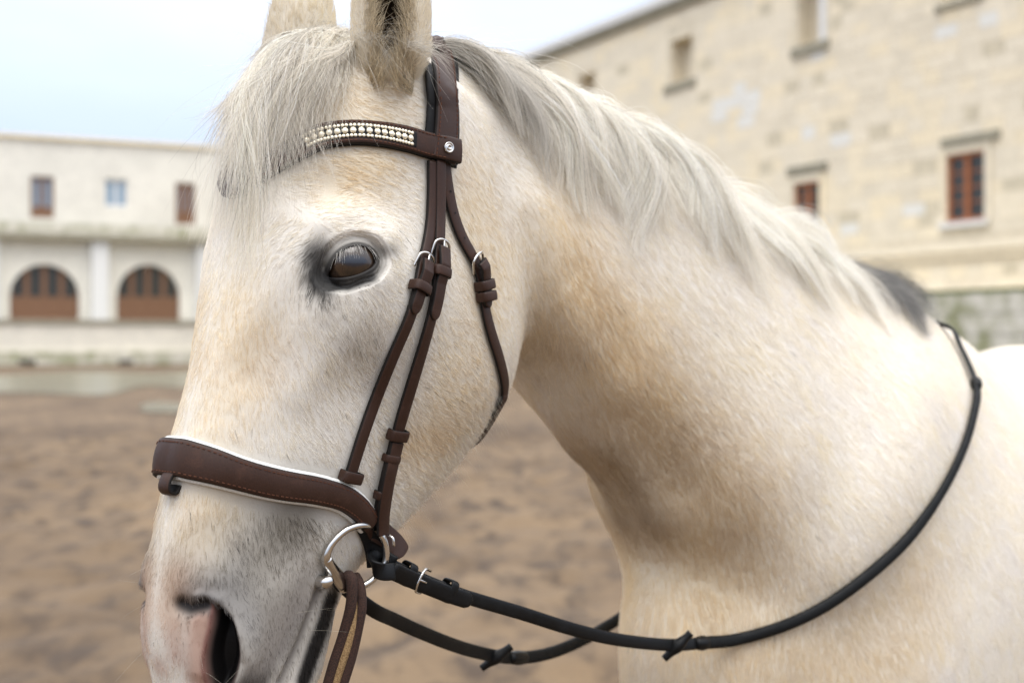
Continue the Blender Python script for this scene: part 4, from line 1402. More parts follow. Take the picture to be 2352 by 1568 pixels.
def eyeball(C, N):
    bm = bmesh.new(); bmesh.ops.create_uvsphere(bm, u_segments=64, v_segments=40, radius=EYE_R)
    for v in bm.verts:                                    # the cornea stands proud of the globe
        t = v.co.z / EYE_R
        if t > .55:
            v.co *= 1 + .045 * float(sstep(.55, 1.0, t))
    me = bpy.data.meshes.new('eye'); bm.to_mesh(me); bm.free()
    me.polygons.foreach_set('use_smooth', np.ones(len(me.polygons), bool))
    me.materials.append(M_EYE)
    o = bpy.data.objects.new('eye', me); COL.objects.link(o)
    z = Vector(N); x = Vector((0, 0, 1)).cross(z).normalized(); y = z.cross(x)
    M = Matrix((x, y, z)).transposed().to_4x4(); M.translation = Vector(C)
    o.matrix_world = M
    o.parent = horse
    return o
eyeball(EYE_C, EYE_N)
eyeball(mirror(EYE_C) + FAR_PUSH, hdir(EYE_N))

# ------------------------------------------------------------------ lashes, whiskers, fluff
def wisps(items, k=6):
    """items: (root, dir, length, droop, radius, colour)"""
    P, R, C, N = [], [], [], []
    u = np.linspace(0, 1, k)
    for root_, d_, ln_, drp, r_, c_ in items:
        d_ = unit(d_)
        P.append(root_ + d_ * (ln_ * u)[:, None] + np.asarray(drp) * (ln_ * u ** 2)[:, None])
        R.append(r_ * (1 - .8 * u ** 2)); C.append(c_); N.append(unit(np.array([0, -.8, .6])))
    return np.array(P), np.array(R), np.array(C), np.array(N)
rg = np.random.default_rng(9)
items = []
up_l = plane_pts(cr([(766, 600), (778, 582), (797, 570), (822, 564), (846, 569), (861, 583)], 60), eyeC, EYE_N)
for k_ in range(46):
    f = rg.beta(2.0, 1.5)
    a = up_l[int(f * 59)] + e2 * rg.uniform(.0012, .0035)
    q_ = a - EYE_C
    rho = np.array([q_ @ e1, q_ @ e2]); hgt = math.sqrt(max(EYE_R ** 2 - rho @ rho, 1e-6))
    a = EYE_C + e1 * rho[0] + e2 * rho[1] + EYE_N * (hgt + .0015)
    dr = EYE_N * .60 - e2 * rg.uniform(.35, .95) + e1 * (.75 * (f - .42) + .12 * rg.normal())
    items.append((a, dr, rg.uniform(.008, .0150), -.25 * e2, .00013, srgb(225, 222, 214) * rg.uniform(.7, 1.0)))
    items.append((mirror(a), hdir(dr), .009, np.array([0, 0, -.35]), .00019, srgb(225, 222, 214)))
hair_object('eyelashes', *wisps(items), M_MANE, horse)
hair_object('flyaway_hair', *wisps(items_f, 8), M_MANE, horse)
items = []
WH = [(345, 1400), (340, 1440), (350, 1480), (400, 1540), (430, 1430), (455, 1500), (470, 1550), (560, 1540), (600, 1490), (620, 1540), (640, 1500), (660, 1450), (680, 1400), (540, 1560), (700, 1460), (740, 1400), (338, 1330), (345, 1290)]
for wx, wy in WH:
    for r_ in range(1):
        c, n = S.hit(wx + rg.uniform(-14, 14), wy + rg.uniform(-14, 14))
        if c is None: continue
        items.append((c, n * .8 + rg.normal(size=3) * .3 + np.array([0, 0, -.35]), rg.uniform(.015, .042), rg.normal(size=3) * .2, .00008, srgb(214, 208, 190) * rg.uniform(.4, 1)))
hair_object('whiskers', *wisps(items), M_MANE, horse)
items = []
for k_ in range(160):                                    # fringe under the jaw
    f = rg.random()
    jx, jy = np.interp(f, [0, .25, .5, .75, 1], [1150, 1085, 1035, 985, 905]), np.interp(f, [0, .25, .5, .75, 1], [915, 985, 1050, 1115, 1195])
    c, n = S.hit(jx + rg.normal() * 10 - 6, jy + rg.normal() * 10 - 10)
    if c is None: continue
    items.append((c, n * .5 + np.array([.35, .1, -.8]) + rg.normal(size=3) * .22, rg.uniform(.012, .032), np.array([0, 0, -.15]), .00007, srgb(222, 212, 190) * rg.uniform(.55, 1)))
hair_object('jaw_hair', *wisps(items), M_MANE, horse)
items = []
for k_ in range(8000):                                    # fluff inside and at the foot of each ear
    uu_ = rg.uniform(.02, .95); a_ = rg.uniform(-1, 1)
    ang_ = a_ * math.radians(168 - 35 * uu_)
    Rr = np.interp(uu_, [0, .3, .6, 1], [.020, .030, .027, .010])
    p_ = eb + eax * (.190 * uu_ - .030) + (-math.cos(ang_) * eop + math.sin(ang_) * esd) * Rr
    inward = eop * 1.0 - math.sin(ang_) * esd * .9 + eax * .5 + rg.normal(size=3) * .35
    ct = srgb(228, 212, 182) * rg.uniform(.45, 1.05) if abs(a_) > .45 else srgb(86, 68, 48) * rg.uniform(.4, 1.2)
    ln_ = rg.uniform(.012, .030) * (1.0 if abs(a_) > .3 else .6)
    items.append((p_, inward, ln_, eax * .3, .00015, ct))
    if k_ % 4 == 0 and abs(a_) < .8:
        items.append((mirror(p_), hdir(inward), ln_ * .5, eax * .3, .00015, ct))
hair_object('ear_hair', *wisps(items), M_MANE, horse)
#FURPLACE#
# ------------------------------------------------------------------ tack
def leather(name, col, rough, spec=.5, wear=None):
    m, nt, bs = mat(name)
    geo = node(nt, 'ShaderNodeNewGeometry')
    n1 = noise(nt, 55, 5, .65, geo.outputs['Position'], .3)
    n2 = noise(nt, 700, 3, .6, geo.outputs['Position'])
    wear = wear if wear is not None else np.array(col) * 1.9 + .002
    c = mixc(nt, ramp(nt, n1.outputs[0], [(.52, 0.), (.78, .75)]).outputs[0], tuple(col), tuple(wear))
    c = mixc(nt, ramp(nt, n2.outputs[0], [(.35, .35), (.6, 0.)]).outputs[0], c, tuple(np.array(col) * .45))
    nt.links.new(c, bs.inputs['Base Color'])
    nt.links.new(ramp(nt, n1.outputs[0], [(.3, rough - .08), (.7, rough + .14)]).outputs[0], bs.inputs['Roughness'])
    bs.inputs['Specular IOR Level'].default_value = spec
    bump(nt, n2.outputs[0], .25, .0004, bs)
    return m
M_LEATH = leather('brown_leather', srgb(54, 33, 23), .50, .3)
M_LEATH_E = leather('dark_leather_edge', srgb(22, 17, 14), .7, .3)
M_BLACK = leather('black_leather', srgb(9, 10, 11), .45, .25)
M_RUBBER = leather('ribbed_rubber', srgb(12, 14, 15), .6, .25)
M_PADW = leather('white_padding', srgb(226, 226, 222), .6, .3, srgb(236, 236, 232))
M_PADB = leather('black_padding', srgb(14, 14, 15), .7, .3)
M_STITCH = plain_mat('stitch_thread', srgb(92, 58, 42), .8, .2, 300)
M_STEEL, nt, bs = mat('polished_steel')
bs.inputs['Base Color'].default_value = (.62, .60, .57, 1); bs.inputs['Metallic'].default_value = 1.0; bs.inputs['Roughness'].default_value = .16
n_ = noise(nt, 400, 3); bump(nt, n_.outputs[0], .08, .0002, bs)
M_CRYSTAL, nt, bs = mat('pale_crystal')
bs.inputs['Base Color'].default_value = (.86, .78, .60, 1); bs.inputs['Metallic'].default_value = .55; bs.inputs['Roughness'].default_value = .12; bs.inputs['Coat Weight'].default_value = 1.0
M_WEB, nt, bs = mat('brown_webbing')
geo = node(nt, 'ShaderNodeNewGeometry'); n_ = noise(nt, 900, 2, .6, geo.outputs['Position'])
nt.links.new(mixc(nt, ramp(nt, n_.outputs[0], [(.4, 0.), (.6, 1.)]).outputs[0], tuple(srgb(38, 24, 18)), tuple(srgb(66, 42, 32))), bs.inputs['Base Color'])
bs.inputs['Roughness'].default_value = .9; bump(nt, n_.outputs[0], .6, .0006, bs)
M_WEBT, nt, bs = mat('tan_webbing')
geo = node(nt, 'ShaderNodeNewGeometry'); n_ = noise(nt, 900, 2, .6, geo.outputs['Position'])
nt.links.new(mixc(nt, ramp(nt, n_.outputs[0], [(.4, 0.), (.6, 1.)]).outputs[0], tuple(srgb(116, 90, 58)), tuple(srgb(160, 132, 92))), bs.inputs['Base Color'])
bs.inputs['Roughness'].default_value = .9; bump(nt, n_.outputs[0], .6, .0006, bs)

def skin_path(pix, off=.0):
    P, N = [], []
    for q in pix:
        c, n = S.hit(q[0], q[1])
        if c is None: break
        P.append(c + n * off); N.append(n)
    return np.array(P), np.array(N)

def frames(P, N, step=.003, n=None, smooth_n=9):
    """even points with tangent, outward normal and width direction"""
    Q = resample(np.concatenate([P, N], 1), step=step, n=n)
    P, N = Q[:, :3], Q[:, 3:]
    if smooth_n and len(P) > 2 * smooth_n + 2:
        k = np.hanning(2 * smooth_n + 3)[1:-1]; k /= k.sum()
        def sm(A):
            B = np.concatenate([2 * A[:1] - A[1:smooth_n + 1][::-1], A, 2 * A[-1:] - A[-smooth_n - 1:-1][::-1]])
            return np.stack([np.convolve(B[:, j], k, 'valid') for j in range(3)], 1)
        N = sm(unit(N)); P = sm(P)
    T = unit(np.gradient(P, axis=0))
    N = unit(N - T * (N * T).sum(1)[:, None])
    B = np.cross(N, T)
    return P, T, N, B

def strap(name, fr, width, thick, m, parent, base=.0008, edge_m=None, tip=0.0, crown=.10, offs=None):
    """flat strap with rounded edges; width may vary along it; offs lifts it off the skin"""
    P, T, N, B = fr
    n = len(P)
    wd = np.full(n, width) if np.isscalar(width) else cr(np.array(width, float), n)[:, 0]
    if tip:                                                # rounded point at the far end
        L = np.concatenate([[0], np.cumsum(np.linalg.norm(np.diff(P, axis=0), axis=1))])
        r = np.clip((L[-1] - L) / tip, 0, 1)
        wd = wd * np.sqrt(np.clip(1 - (1 - r) ** 2, .02, 1))
    ofs = np.zeros(n) if offs is None else np.interp(np.linspace(0, 1, n), np.linspace(0, 1, len(offs)), offs)
    sec = [(-.5, .15), (-.5, .55), (-.47, .85), (-.40, 1.0), (-.2, 1.0 + crown), (0, 1.0 + 1.3 * crown), (.2, 1.0 + crown), (.40, 1.0), (.47, .85), (.5, .55), (.5, .15), (.42, 0), (-.42, 0)]
    k = len(sec)
    V = []
    for x, h in sec:
        V.append(P + B * (x * wd)[:, None] + N * (base + ofs + h * thick)[:, None])
    V = np.stack(V, 1).reshape(-1, 3)
    F, mi = [], []
    for i in range(n - 1):
        for j in range(k):
            j2 = (j + 1) % k
            F.append((i * k + j, (i + 1) * k + j, (i + 1) * k + j2, i * k + j2)); mi.append(0 if 2 <= j <= 7 else 1)
    F.append(tuple(range(k))); mi.append(1)
    F.append(tuple((n - 1) * k + j for j in range(k))[::-1]); mi.append(1)
    o = new_mesh(name, V, F, m, parent)
    o.data.materials.append(edge_m or m)
    o.data.polygons.foreach_set('material_index', np.array(mi))
    return o

def tube_obj(name, P, r, m, parent, seg=12, flat=None):
    P = np.asarray(P, float)
    R = np.full(len(P), r) if np.isscalar(r) else cr(np.array(r, float), len(P))[:, 0]
    T = unit(np.gradient(P, axis=0))
    up = np.array([0, 0, 1.0]) if abs(T[0][2]) < .9 else np.array([1.0, 0, 0])
    a = unit(np.cross(T[0], up)); V = []
    q = np.linspace(0, 2 * np.pi, seg, endpoint=False)
    for c, t, rr in zip(P, T, R):
        a = unit(a - t * (a @ t)); b = np.cross(t, a)
        V.append(c + rr * (np.cos(q)[:, None] * a + np.sin(q)[:, None] * b))
    n = len(P)
    F = [(i * seg + j, i * seg + (j + 1) % seg, (i + 1) * seg + (j + 1) % seg, (i + 1) * seg + j) for i in range(n - 1) for j in range(seg)]
    F += [tuple(range(seg))[::-1], tuple((n - 1) * seg + j for j in range(seg))]
    return new_mesh(name, np.concatenate(V), F, m, parent)

def keeper(fr, f, width, length, rise, m, parent, name='keeper', base=.0005, closed=False):
    """loop round a strap at fraction f"""
    P, T, N, B = fr
    i = int(f * (len(P) - 1)); p, t, n, b = P[i], T[i], N[i], B[i]
    h = width / 2 + .0010
    loop = [(-h, 0), (-h, rise * .8), (-h * .86, rise + .0012), (0, rise + .0022), (h * .86, rise + .0012), (h, rise * .8), (h, 0)]
    if closed:
        loop = [(0, -.004), (-h * .9, -.004)] + loop + [(h * .9, -.004), (0, -.004)]
    Q = resample(np.array([p + b * x + n * (z + base) for x, z in loop]), n=40)
    nn = unit(np.gradient(Q, axis=0)); out = np.cross(nn, t) ; out = unit(out)
    if (out[20] @ n) < 0: out = -out
    return strap(name, (Q, nn, out, np.cross(out, nn)), length, .0022, m, parent, base=0, edge_m=M_LEATH_E if m is M_LEATH else m)

def buckle(fr, f, width, parent, size=.011, rise=.006, r=.0013):
    """open D buckle with its tongue"""
    P, T, N, B = fr
    i = int(f * (len(P) - 1)); p, t, n, b = P[i], T[i], N[i], B[i]
    h = width / 2 + .0028
    pts = [(-h, .75, .2), (-h * 1.02, .2, .6), (-h * .95, -.35, 1.0), (-h * .5, -.62, 1.25), (0, -.68, 1.3), (h * .5, -.62, 1.25), (h * .95, -.35, 1.0), (h * 1.02, .2, .6), (h, .75, .2)]
    Q = cr(np.array([p + b * x + t * (y * size) + n * (.001 + z * rise) for x, y, z in pts]), 48)
    o = tube_obj('buckle', Q, r, M_STEEL, parent, 10)
    tg = cr(np.array([p + t * (size * .9) + n * (rise * .9), p + n * (rise * 1.45), p - t * (size * .72) + n * (rise * 1.5)]), 14)
    tube_obj('tongue', tg, r * .8, M_STEEL, o, 8)
    return o

def stitches(fr, width, base, parent, inset=.0035, pitch=.0042, L=.0026, sides=(-1, 1), f0=0.0, f1=1.0):
    P, T, N, B = fr
    n = len(P)
    wd = np.full(n, width) if np.isscalar(width) else cr(np.array(width, float), n)[:, 0]
    s_ = np.concatenate([[0], np.cumsum(np.linalg.norm(np.diff(P, axis=0), axis=1))])
    parts = []
    for sd in sides:
        for s0 in np.arange(s_[-1] * f0 + .003, s_[-1] * f1 - .003, pitch):
            i = int(np.searchsorted(s_, s0)); i = min(i, n - 1)
            c = P[i] + B[i] * sd * (wd[i] / 2 - inset) + N[i] * (base)
            t, b, nn = T[i], B[i], N[i]
            V = [c + t * a * L / 2 + b * x * .0004 + nn * z * .0003 for a in (-1, 1) for x in (-1, 1) for z in (-1, 1)]
            parts.append((np.array(V), [(0, 1, 3, 2), (4, 6, 7, 5), (0, 4, 5, 1), (2, 3, 7, 6), (0, 2, 6, 4), (1, 5, 7, 3)]))
    V, F = join(parts)
    o = new_mesh('stitching', V, F, M_STITCH, parent, smooth=False); o['kind'] = 'stuff'
    return o

def hole(fr, f, parent, r=.0011, top=.0035):
    P, T, N, B = fr
    i = int(f * (len(P) - 1))
    q = np.linspace(0, 2 * np.pi, 10, endpoint=False)
    c = P[i] + N[i] * top
    V = np.concatenate([[c], c + r * (np.cos(q)[:, None] * T[i] + np.sin(q)[:, None] * B[i])])
    return new_mesh('punch_hole', V, [(0, j + 1, (j + 1) % 10 + 1) for j in range(10)], M_PADB, parent)

def half_path(pix, off, step=8.0):
    """dense run along a pixel path that stops at the animal's midline"""
    D = resample(np.array(pix, float), step=step)
    P, N = skin_path(D, off)
    l_ = to_h(P)[:, 1]
    k = np.where(l_ < .003)[0]
    k = k[0] if len(k) else len(P)
    P, N = P[:k][::-1], N[:k][::-1]
    e = to_h(P[0]); e[1] = 0
    mN = N[0] + hdir(N[0])
    return np.concatenate([mirror(P[::-1]), [h_world(e)], P]), np.concatenate([hdir(N[::-1]), [unit(mN)], N])

def both_sides(P, N):
    """near-side run (ending at the midline side first) carried over to the far side by the animal's symmetry"""
    return np.concatenate([mirror(P[::-1]), P]), np.concatenate([hdir(N[::-1]), N])

bridle = empty('bridle', S.hit(1010, 330)[0])
tag(bridle, 'brown leather bridle with crystal browband and padded noseband on the horse', 'bridle')
BINV = Matrix.Translation(-Vector(bridle.location))
strap_lines = []                                           # (points, half width) so that no coat hair grows through

# ---- headpiece behind the ears
hp_pix = [(1002, 140), (1009, 200), (1012, 260), (1010, 320), (1004, 372)]
P, N = skin_path(hp_pix, .002)
_t = to_h(P[0])
_u = [S.cast(h_world(np.array([s__, l__, 2.0])), (0, 0, -1))[0] for s__, l__ in ((-.088, .0), (_t[0] * .35 - .088 * .65, _t[1] * .45))]
top = np.array([_u[0], _u[1], (_u[1] + P[0]) / 2 + np.array([N2[0] * .004, N2[1] * .004, .006])]) + np.array([0, 0, .003])
topN = unit(np.stack([np.array([0, 0, 1.0]), np.array([N2[0] * .4, N2[1] * .4, 1]), np.array([N2[0] * 1.2, N2[1] * 1.2, 1])]))
P = np.concatenate([top[1:], P]); N = np.concatenate([topN[1:], N])
Pm, Nm = both_sides(P, N)
HP = frames(Pm, Nm, smooth_n=14)
headpiece = strap('headpiece', HP, .031, .0045, M_LEATH, bridle, base=.004, edge_m=M_LEATH_E)
pf = (HP[0] - HP[3] * .0 , HP[1], HP[2], HP[3])
hp_pad = strap('padding', HP, .045, .0045, M_PADB, headpiece, base=-.0005)
stitches(HP, .031, .0087, headpiece)
strap_lines.append((HP[0], .022))

# ---- cheek straps and throat strap
def side_strap(name, pix, width, thick=.0046, off=.0015, base=.0008):
    P, N = skin_path(pix, off)
    fr = frames(P, N)
    o = strap(name, fr, width, thick, M_LEATH, bridle, base=base, edge_m=M_LEATH_E)
    strap_lines.append((fr[0], width / 2 + .001))
    return o, fr
A_pix = [(986, 372), (986, 430), (983, 500), (976, 555), (964, 604), (950, 668), (932, 730), (893, 822), (856, 915), (824, 1005), (794, 1100)]
csA, fA = side_strap('noseband_strap', A_pix, .0120)
B_pix = [(1000, 372), (1000, 430), (999, 500), (997, 560), (994, 620), (986, 690), (971, 755), (946, 845), (921, 930), (897, 1010), (877, 1085), (863, 1150), (853, 1212)]
csB, fB = side_strap('cheekpiece', B_pix, .0124, off=.0035)
C_pix = [(1014, 372), (1022, 430), (1034, 490), (1056, 550), (1086, 604), (1099, 650), (1107, 705), (1120, 760), (1139, 820), (1151, 870), (1151, 900), (1143, 926)]
Pc, Nc = skin_path(C_pix, .0015)
_e = to_h(Pc[-1])
und = np.array([S.cast(h_world(np.array([_e[0] - .006, l__, 1.15])), (0, 0, 1))[0] for l__ in (.030, .0)])
undN = np.array([[0, .3, -1.0], [0, 0, -1.0]])
Pn_ = np.concatenate([Pc, und[:1]]); Nn_ = np.concatenate([Nc, undN[:1]])
Pall = np.concatenate([Pn_, und[1:], mirror(Pn_[::-1])]); Nall = np.concatenate([Nn_, undN[1:], hdir(Nn_[::-1])])
fC = frames(Pall, Nall)
csC = strap('throat_strap', fC, .0135, .0032, M_LEATH, bridle, edge_m=M_LEATH_E)
strap_lines.append((fC[0], .008))
nC = len(fC[0])
# mirrored cheek straps on the far side
for nm, fr, w in (('noseband_strap', fA, .0130), ('cheekpiece', fB, .0135)):
    fm = (mirror(fr[0]), hdir(fr[1]), hdir(fr[2]), -hdir(fr[3]))
    strap(nm, fm, w, .0032, M_LEATH, bridle, edge_m=M_LEATH_E)
    strap_lines.append((fm[0], w / 2 + .001))

def near_i(fr, px, py):
    d = np.linalg.norm(proj(fr[0]) - np.array([px, py]), axis=1)
    return int(np.argmin(d))
def sub(fr, i0, i1):
    return tuple(a[i0:i1 + 1] for a in fr)
def billet(fr, top_px, tip_px, width, parent, kp, name='billet'):
    """the turned-back end below a buckle, its keepers and the buckle"""
    i0, i1 = near_i(fr, *top_px), near_i(fr, *tip_px)
    s_ = sub(fr, i0, i1)
    b = strap(name, s_, width, .0035, M_LEATH, parent, base=.0042, edge_m=M_LEATH_E, tip=.008, offs=[.004, .0055, .0035, .0015, .001, .0006, 0, 0])
    buckle(fr, i0 / (len(fr[0]) - 1), width, parent)
    for q, ln in kp:
        keeper(fr, near_i(fr, *q) / (len(fr[0]) - 1), width + .001, ln, .0085, M_LEATH, parent)
    return b
billet(fA, (961, 604), (938, 718), .0135, csA, [((951, 660), .0095)])
billet(fB, (995, 572), (978, 730), .0140, csB, [((993, 626), .0095)])
billet(fC, (1087, 604), (1110, 708), .0140, csC, [((1101, 655), .0095), ((1104, 682), .0095)])
keeper(fB, near_i(fB, 902, 994) / (len(fB[0]) - 1), .0150, .0105, .006, M_LEATH, csB)
keeper(fB, near_i(fB, 884, 1048) / (len(fB[0]) - 1), .0120, .0075, .005, M_LEATH, csB)
keeper(fB, near_i(fB, 866, 1130) / (len(fB[0]) - 1), .0125, .0085, .005, M_LEATH, csB)
keeper(fA, near_i(fA, 797, 1090) / (len(fA[0]) - 1), .0160, .0105, .007, M_LEATH, csA)
i0, i1 = near_i(fB, 897, 1010), len(fB[0]) - 1                # the doubled lower end that holds the bit
strap('bit_loop', sub(fB, i0, i1), .0150, .0042, M_LEATH, csB, base=.0040, edge_m=M_LEATH_E, offs=[0, .001, .002, .003, .005])
for y in (425, 470, 515):
    hole(fB, near_i(fB, 1000, y) / (len(fB[0]) - 1), csB, top=.0048)
for q in ((1024, 440), (1034, 490), (1056, 548)):
    hole(fC, near_i(fC, *q) / (len(fC[0]) - 1), csC, top=.0048)

# ---- browband with its row of crystals
bb_pix = [(1034, 352), (985, 338), (930, 322), (870, 313), (800, 310), (735, 320), (688, 344), (640, 374), (600, 402), (560, 432), (530, 458)]
Pm, Nm = half_path(bb_pix, .003, 24.0)
for q_, o_ in ((-1, .006), (-2, .006), (-3, .002), (0, .006), (1, .006), (2, .002)):
    Pm[q_] += Nm[q_] * o_
BB = frames(Pm, Nm, step=.002)
browband = strap('browband', BB, .0235, .0042, M_LEATH, bridle, base=.001, edge_m=M_LEATH_E)
strap_lines.append((BB[0], .0115))
strap('padding', BB, .0245, .002, M_PADB, browband, base=-.0008)
nB = len(BB[0])
iA, iB, iE = near_i(BB, 700, 338), near_i(BB, 938, 322), near_i(BB, 948, 324)
chan = sub(BB, iA, iE)
strap('channel', chan, .0142, .0012, M_PADB, browband, base=.0048)
stitches(BB, .0235, .0056, browband, inset=.0026, f0=.5, f1=.97)
def crystal_mesh(r):
    bm = bmesh.new(); bmesh.ops.create_icosphere(bm, subdivisions=2 if r > .0015 else 1, radius=r)
    for v in bm.verts: v.co.z *= .65
    me = bpy.data.meshes.new('crystal'); bm.to_mesh(me); bm.free(); me.materials.append(M_CRYSTAL)
    return me
cm_big, cm_small = crystal_mesh(.0031), crystal_mesh(.00175)
def place_crystal(me, p, n, t):
    o = bpy.data.objects.new('crystal', me); COL.objects.link(o)
    z = Vector(n); x = Vector(t); y = z.cross(x)
    M = Matrix((x, y, z)).transposed().to_4x4(); M.translation = Vector(p)
    o.matrix_world = M; o.parent = browband
s_ = np.concatenate([[0], np.cumsum(np.linalg.norm(np.diff(BB[0], axis=0), axis=1))])
for k, s0 in enumerate(np.arange(s_[iA] + .004, s_[iB] - .002, .0068)):
    i = int(np.searchsorted(s_, s0)); p, t, n, b = (a[i] for a in BB)
    top_ = p + n * .0062
    place_crystal(cm_big, top_, n, t)
    for dx in (-.0017, .0017):
        for dy in (-.0051, .0051):
            place_crystal(cm_small, top_ + t * dx + b * dy, n, t)
# stud at its end
def stud(p, n, parent, r=.0052):
    prof = [(0, .0012), (.25 * r, .0012), (.30 * r, .0026), (.42 * r, .0030), (.55 * r, .0018), (.68 * r, .0016), (.80 * r, .0026), (.95 * r, .0024), (r, .0010), (r, 0)]
    a = unit(np.cross(n, [0, 0, 1])); b = np.cross(n, a)
    q = np.linspace(0, 2 * np.pi, 28, endpoint=False)
    V = np.concatenate([p + x * (np.cos(q)[:, None] * a + np.sin(q)[:, None] * b) + n * z for x, z in prof])
    F = [(i * 28 + j, i * 28 + (j + 1) % 28, (i + 1) * 28 + (j + 1) % 28, (i + 1) * 28 + j) for i in range(len(prof) - 1) for j in range(28)]
    return new_mesh('stud', V, F, M_STEEL, parent)
i = near_i(BB, 1021, 346)
stud(BB[0][i] + BB[2][i] * .0056, BB[2][i], browband)

# ---- padded noseband
nb_pix = [(838, 1195), (812, 1163), (775, 1138), (720, 1124), (640, 1111), (560, 1092), (480, 1068), (420, 1052), (385, 1044), (372, 1041)]
P_all, N_all = half_path(nb_pix, .003, 20.0)
NB = frames(P_all, N_all, step=.0025, smooth_n=6)
wNB = [.021, .025, .028, .031, .0325, .033, .0325, .031, .028, .025, .021]
noseband = strap('noseband', NB, wNB, .0046, M_LEATH, bridle, base=.0035, edge_m=M_LEATH_E, crown=.25)
strap('padding', NB, [w + .0046 for w in wNB], .0050, M_PADW, noseband, base=-.0010)
stitches(NB, wNB, .0086, noseband, inset=.0036)
strap_lines.append((NB[0], .021))
iM = int(np.argmin(abs(to_h(NB[0])[:, 1] - .004)))
fl_ = [NB[0][iM] + NB[3][iM] * k_ for k_ in (0,)]
dn_ = NB[3][iM] if NB[3][iM][2] < 0 else -NB[3][iM]
c0 = NB[0][iM] + dn_ * .0165 + NB[2][iM] * .003
tabP = cr(np.array([c0 + NB[2][iM] * .001 - dn_ * .004, c0 + dn_ * .004 + NB[2][iM] * .004, c0 + dn_ * .011 + NB[2][iM] * .0035, c0 + dn_ * .0125 - NB[2][iM] * .002, c0 + dn_ * .006 - NB[2][iM] * .004]), 20)
tabT = unit(np.gradient(tabP, axis=0)); tabB = np.tile(NB[1][iM], (20, 1)); tabN = np.cross(tabT, tabB)
strap('flash_loop', (tabP, tabT, tabN, tabB), .017, .003, M_LEATH, noseband, base=0, edge_m=M_LEATH_E)
# chin strap behind the jaw with its hanging end
e_ = NB[0][-1]; eN = NB[2][-1]
back = h_world(np.array([[-.012, .034, 1.208], [-.040, .0, 1.196]]))
cP = np.concatenate([[e_ - NB[1][-1] * .01, e_], back[:1], back[1:], mirror(np.array([back[0], e_]))])
cN = np.concatenate([[eN, eN], [unit(N2[0] * np.array([1, 0, 0]) + np.array([0, N2[1], -.8]))], [np.array([.5, .3, -1.0])], hdir(np.array([unit(np.array([N2[0], N2[1], -.8])), eN]))])
fCh = frames(cP, cN, smooth_n=5)
chin = strap('chin_strap', fCh, .018, .0035, M_LEATH, noseband, base=.003, edge_m=M_LEATH_E)
Yc = 1.335
loopP = np.array([at(858, 1214, Yc - .015), at(884, 1232, Yc - .005), at(906, 1252, Yc + .002), at(922, 1278, Yc + .004)])
loopN = unit(np.array([[.1, -.9, .4], [.3, -.85, .4], [.5, -.75, .4], [.6, -.7, .3]]))
fLo = frames(loopP, loopN, smooth_n=4)
strap('chin_strap_end', fLo, .024, .003, M_LEATH, chin, base=0, edge_m=M_LEATH_E, tip=.006)
padP = np.array([at(842, 1205, Yc - .028), at(858, 1240, Yc - .012), at(866, 1275, Yc - .008), at(868, 1300, Yc - .008)])
padN = unit(np.tile(np.array([.2, -.95, .1]), (4, 1)))
strap('chin_pad', frames(padP, padN, smooth_n=4), .021, .004, M_PADB, chin, base=0)
bk = at(893, 1228, Yc - .018)
tube_obj('buckle', cr(np.array([bk, bk + np.array([.004, -.002, -.003]), bk + np.array([.005, -.002, -.010])]), 10), .0013, M_STEEL, chin, 8)

for ob in [o for o in bpy.data.objects if o.parent is bridle]:
    ob.matrix_parent_inverse = BINV

# ---- bit: loose D ring, sleeve and mouthpiece
RC = np.array([0, 0, 0.0])
ring_c, _ = S.hit(800, 1288)
Yr = ring_c[1] - .010
def ringpt(x, y, dy=0.0, extra=0.0):
    c, n = S.hit(x, y)
    Y = Yr + dy
    if c is not None:
        Y = min(Y, c[1] - .008 - extra)
    return at(x, y, Y)
ring_pix = [(752, 1300, 0), (748, 1282, -.002), (757, 1256, -.004), (776, 1232, -.003, .003), (802, 1213, 0, .008), (832, 1206, .006, .010), (860, 1213, .012, .004), (879, 1234, .016), (887, 1262, .018), (884, 1292, .018), (868, 1318, .014), (846, 1338, .010), (818, 1350, .006), (795, 1350, .003)]
Q = cr(np.array([ringpt(*q) for q in ring_pix]), 90)
bit_o = empty('snaffle_bit', ringpt(800, 1290))
tag(bit_o, 'polished steel snaffle bit with its ring at the corner of the mouth', 'bit')
tube_obj('ring', Q, [.0042, .0044, .0036, .0033, .0032, .0032, .0032, .0032, .0032, .0032, .0032, .0032, .0036, .0044], M_STEEL, bit_o, 14)
sl_ = cr(np.array([ringpt(749, 1282, -.002), ringpt(757, 1300, -.004), ringpt(770, 1322, -.004), ringpt(786, 1342, -.002), ringpt(797, 1352, 0)]), 30)
tube_obj('cheek_sleeve', sl_, [.0048, .0062, .0080, .0074, .0050], M_STEEL, bit_o, 18)
mp_ = cr(np.array([ringpt(768, 1316, -.002) + np.array([0, .006, 0]), ringpt(752, 1326, .003) + np.array([0, .004, 0]), ringpt(735, 1336, .012), mirror(ringpt(735, 1336, .012)), mirror(ringpt(768, 1316, -.002))]), 40)
tube_obj('mouthpiece', mp_, [.0030, .0045, .0060, .0060, .0045], M_STEEL, bit_o, 16)
tube_obj('ring', mirror(Q), .0033, M_STEEL, bit_o, 12)
for ob in bit_o.children:
    ob.matrix_parent_inverse = Matrix.Translation(-Vector(bit_o.location))

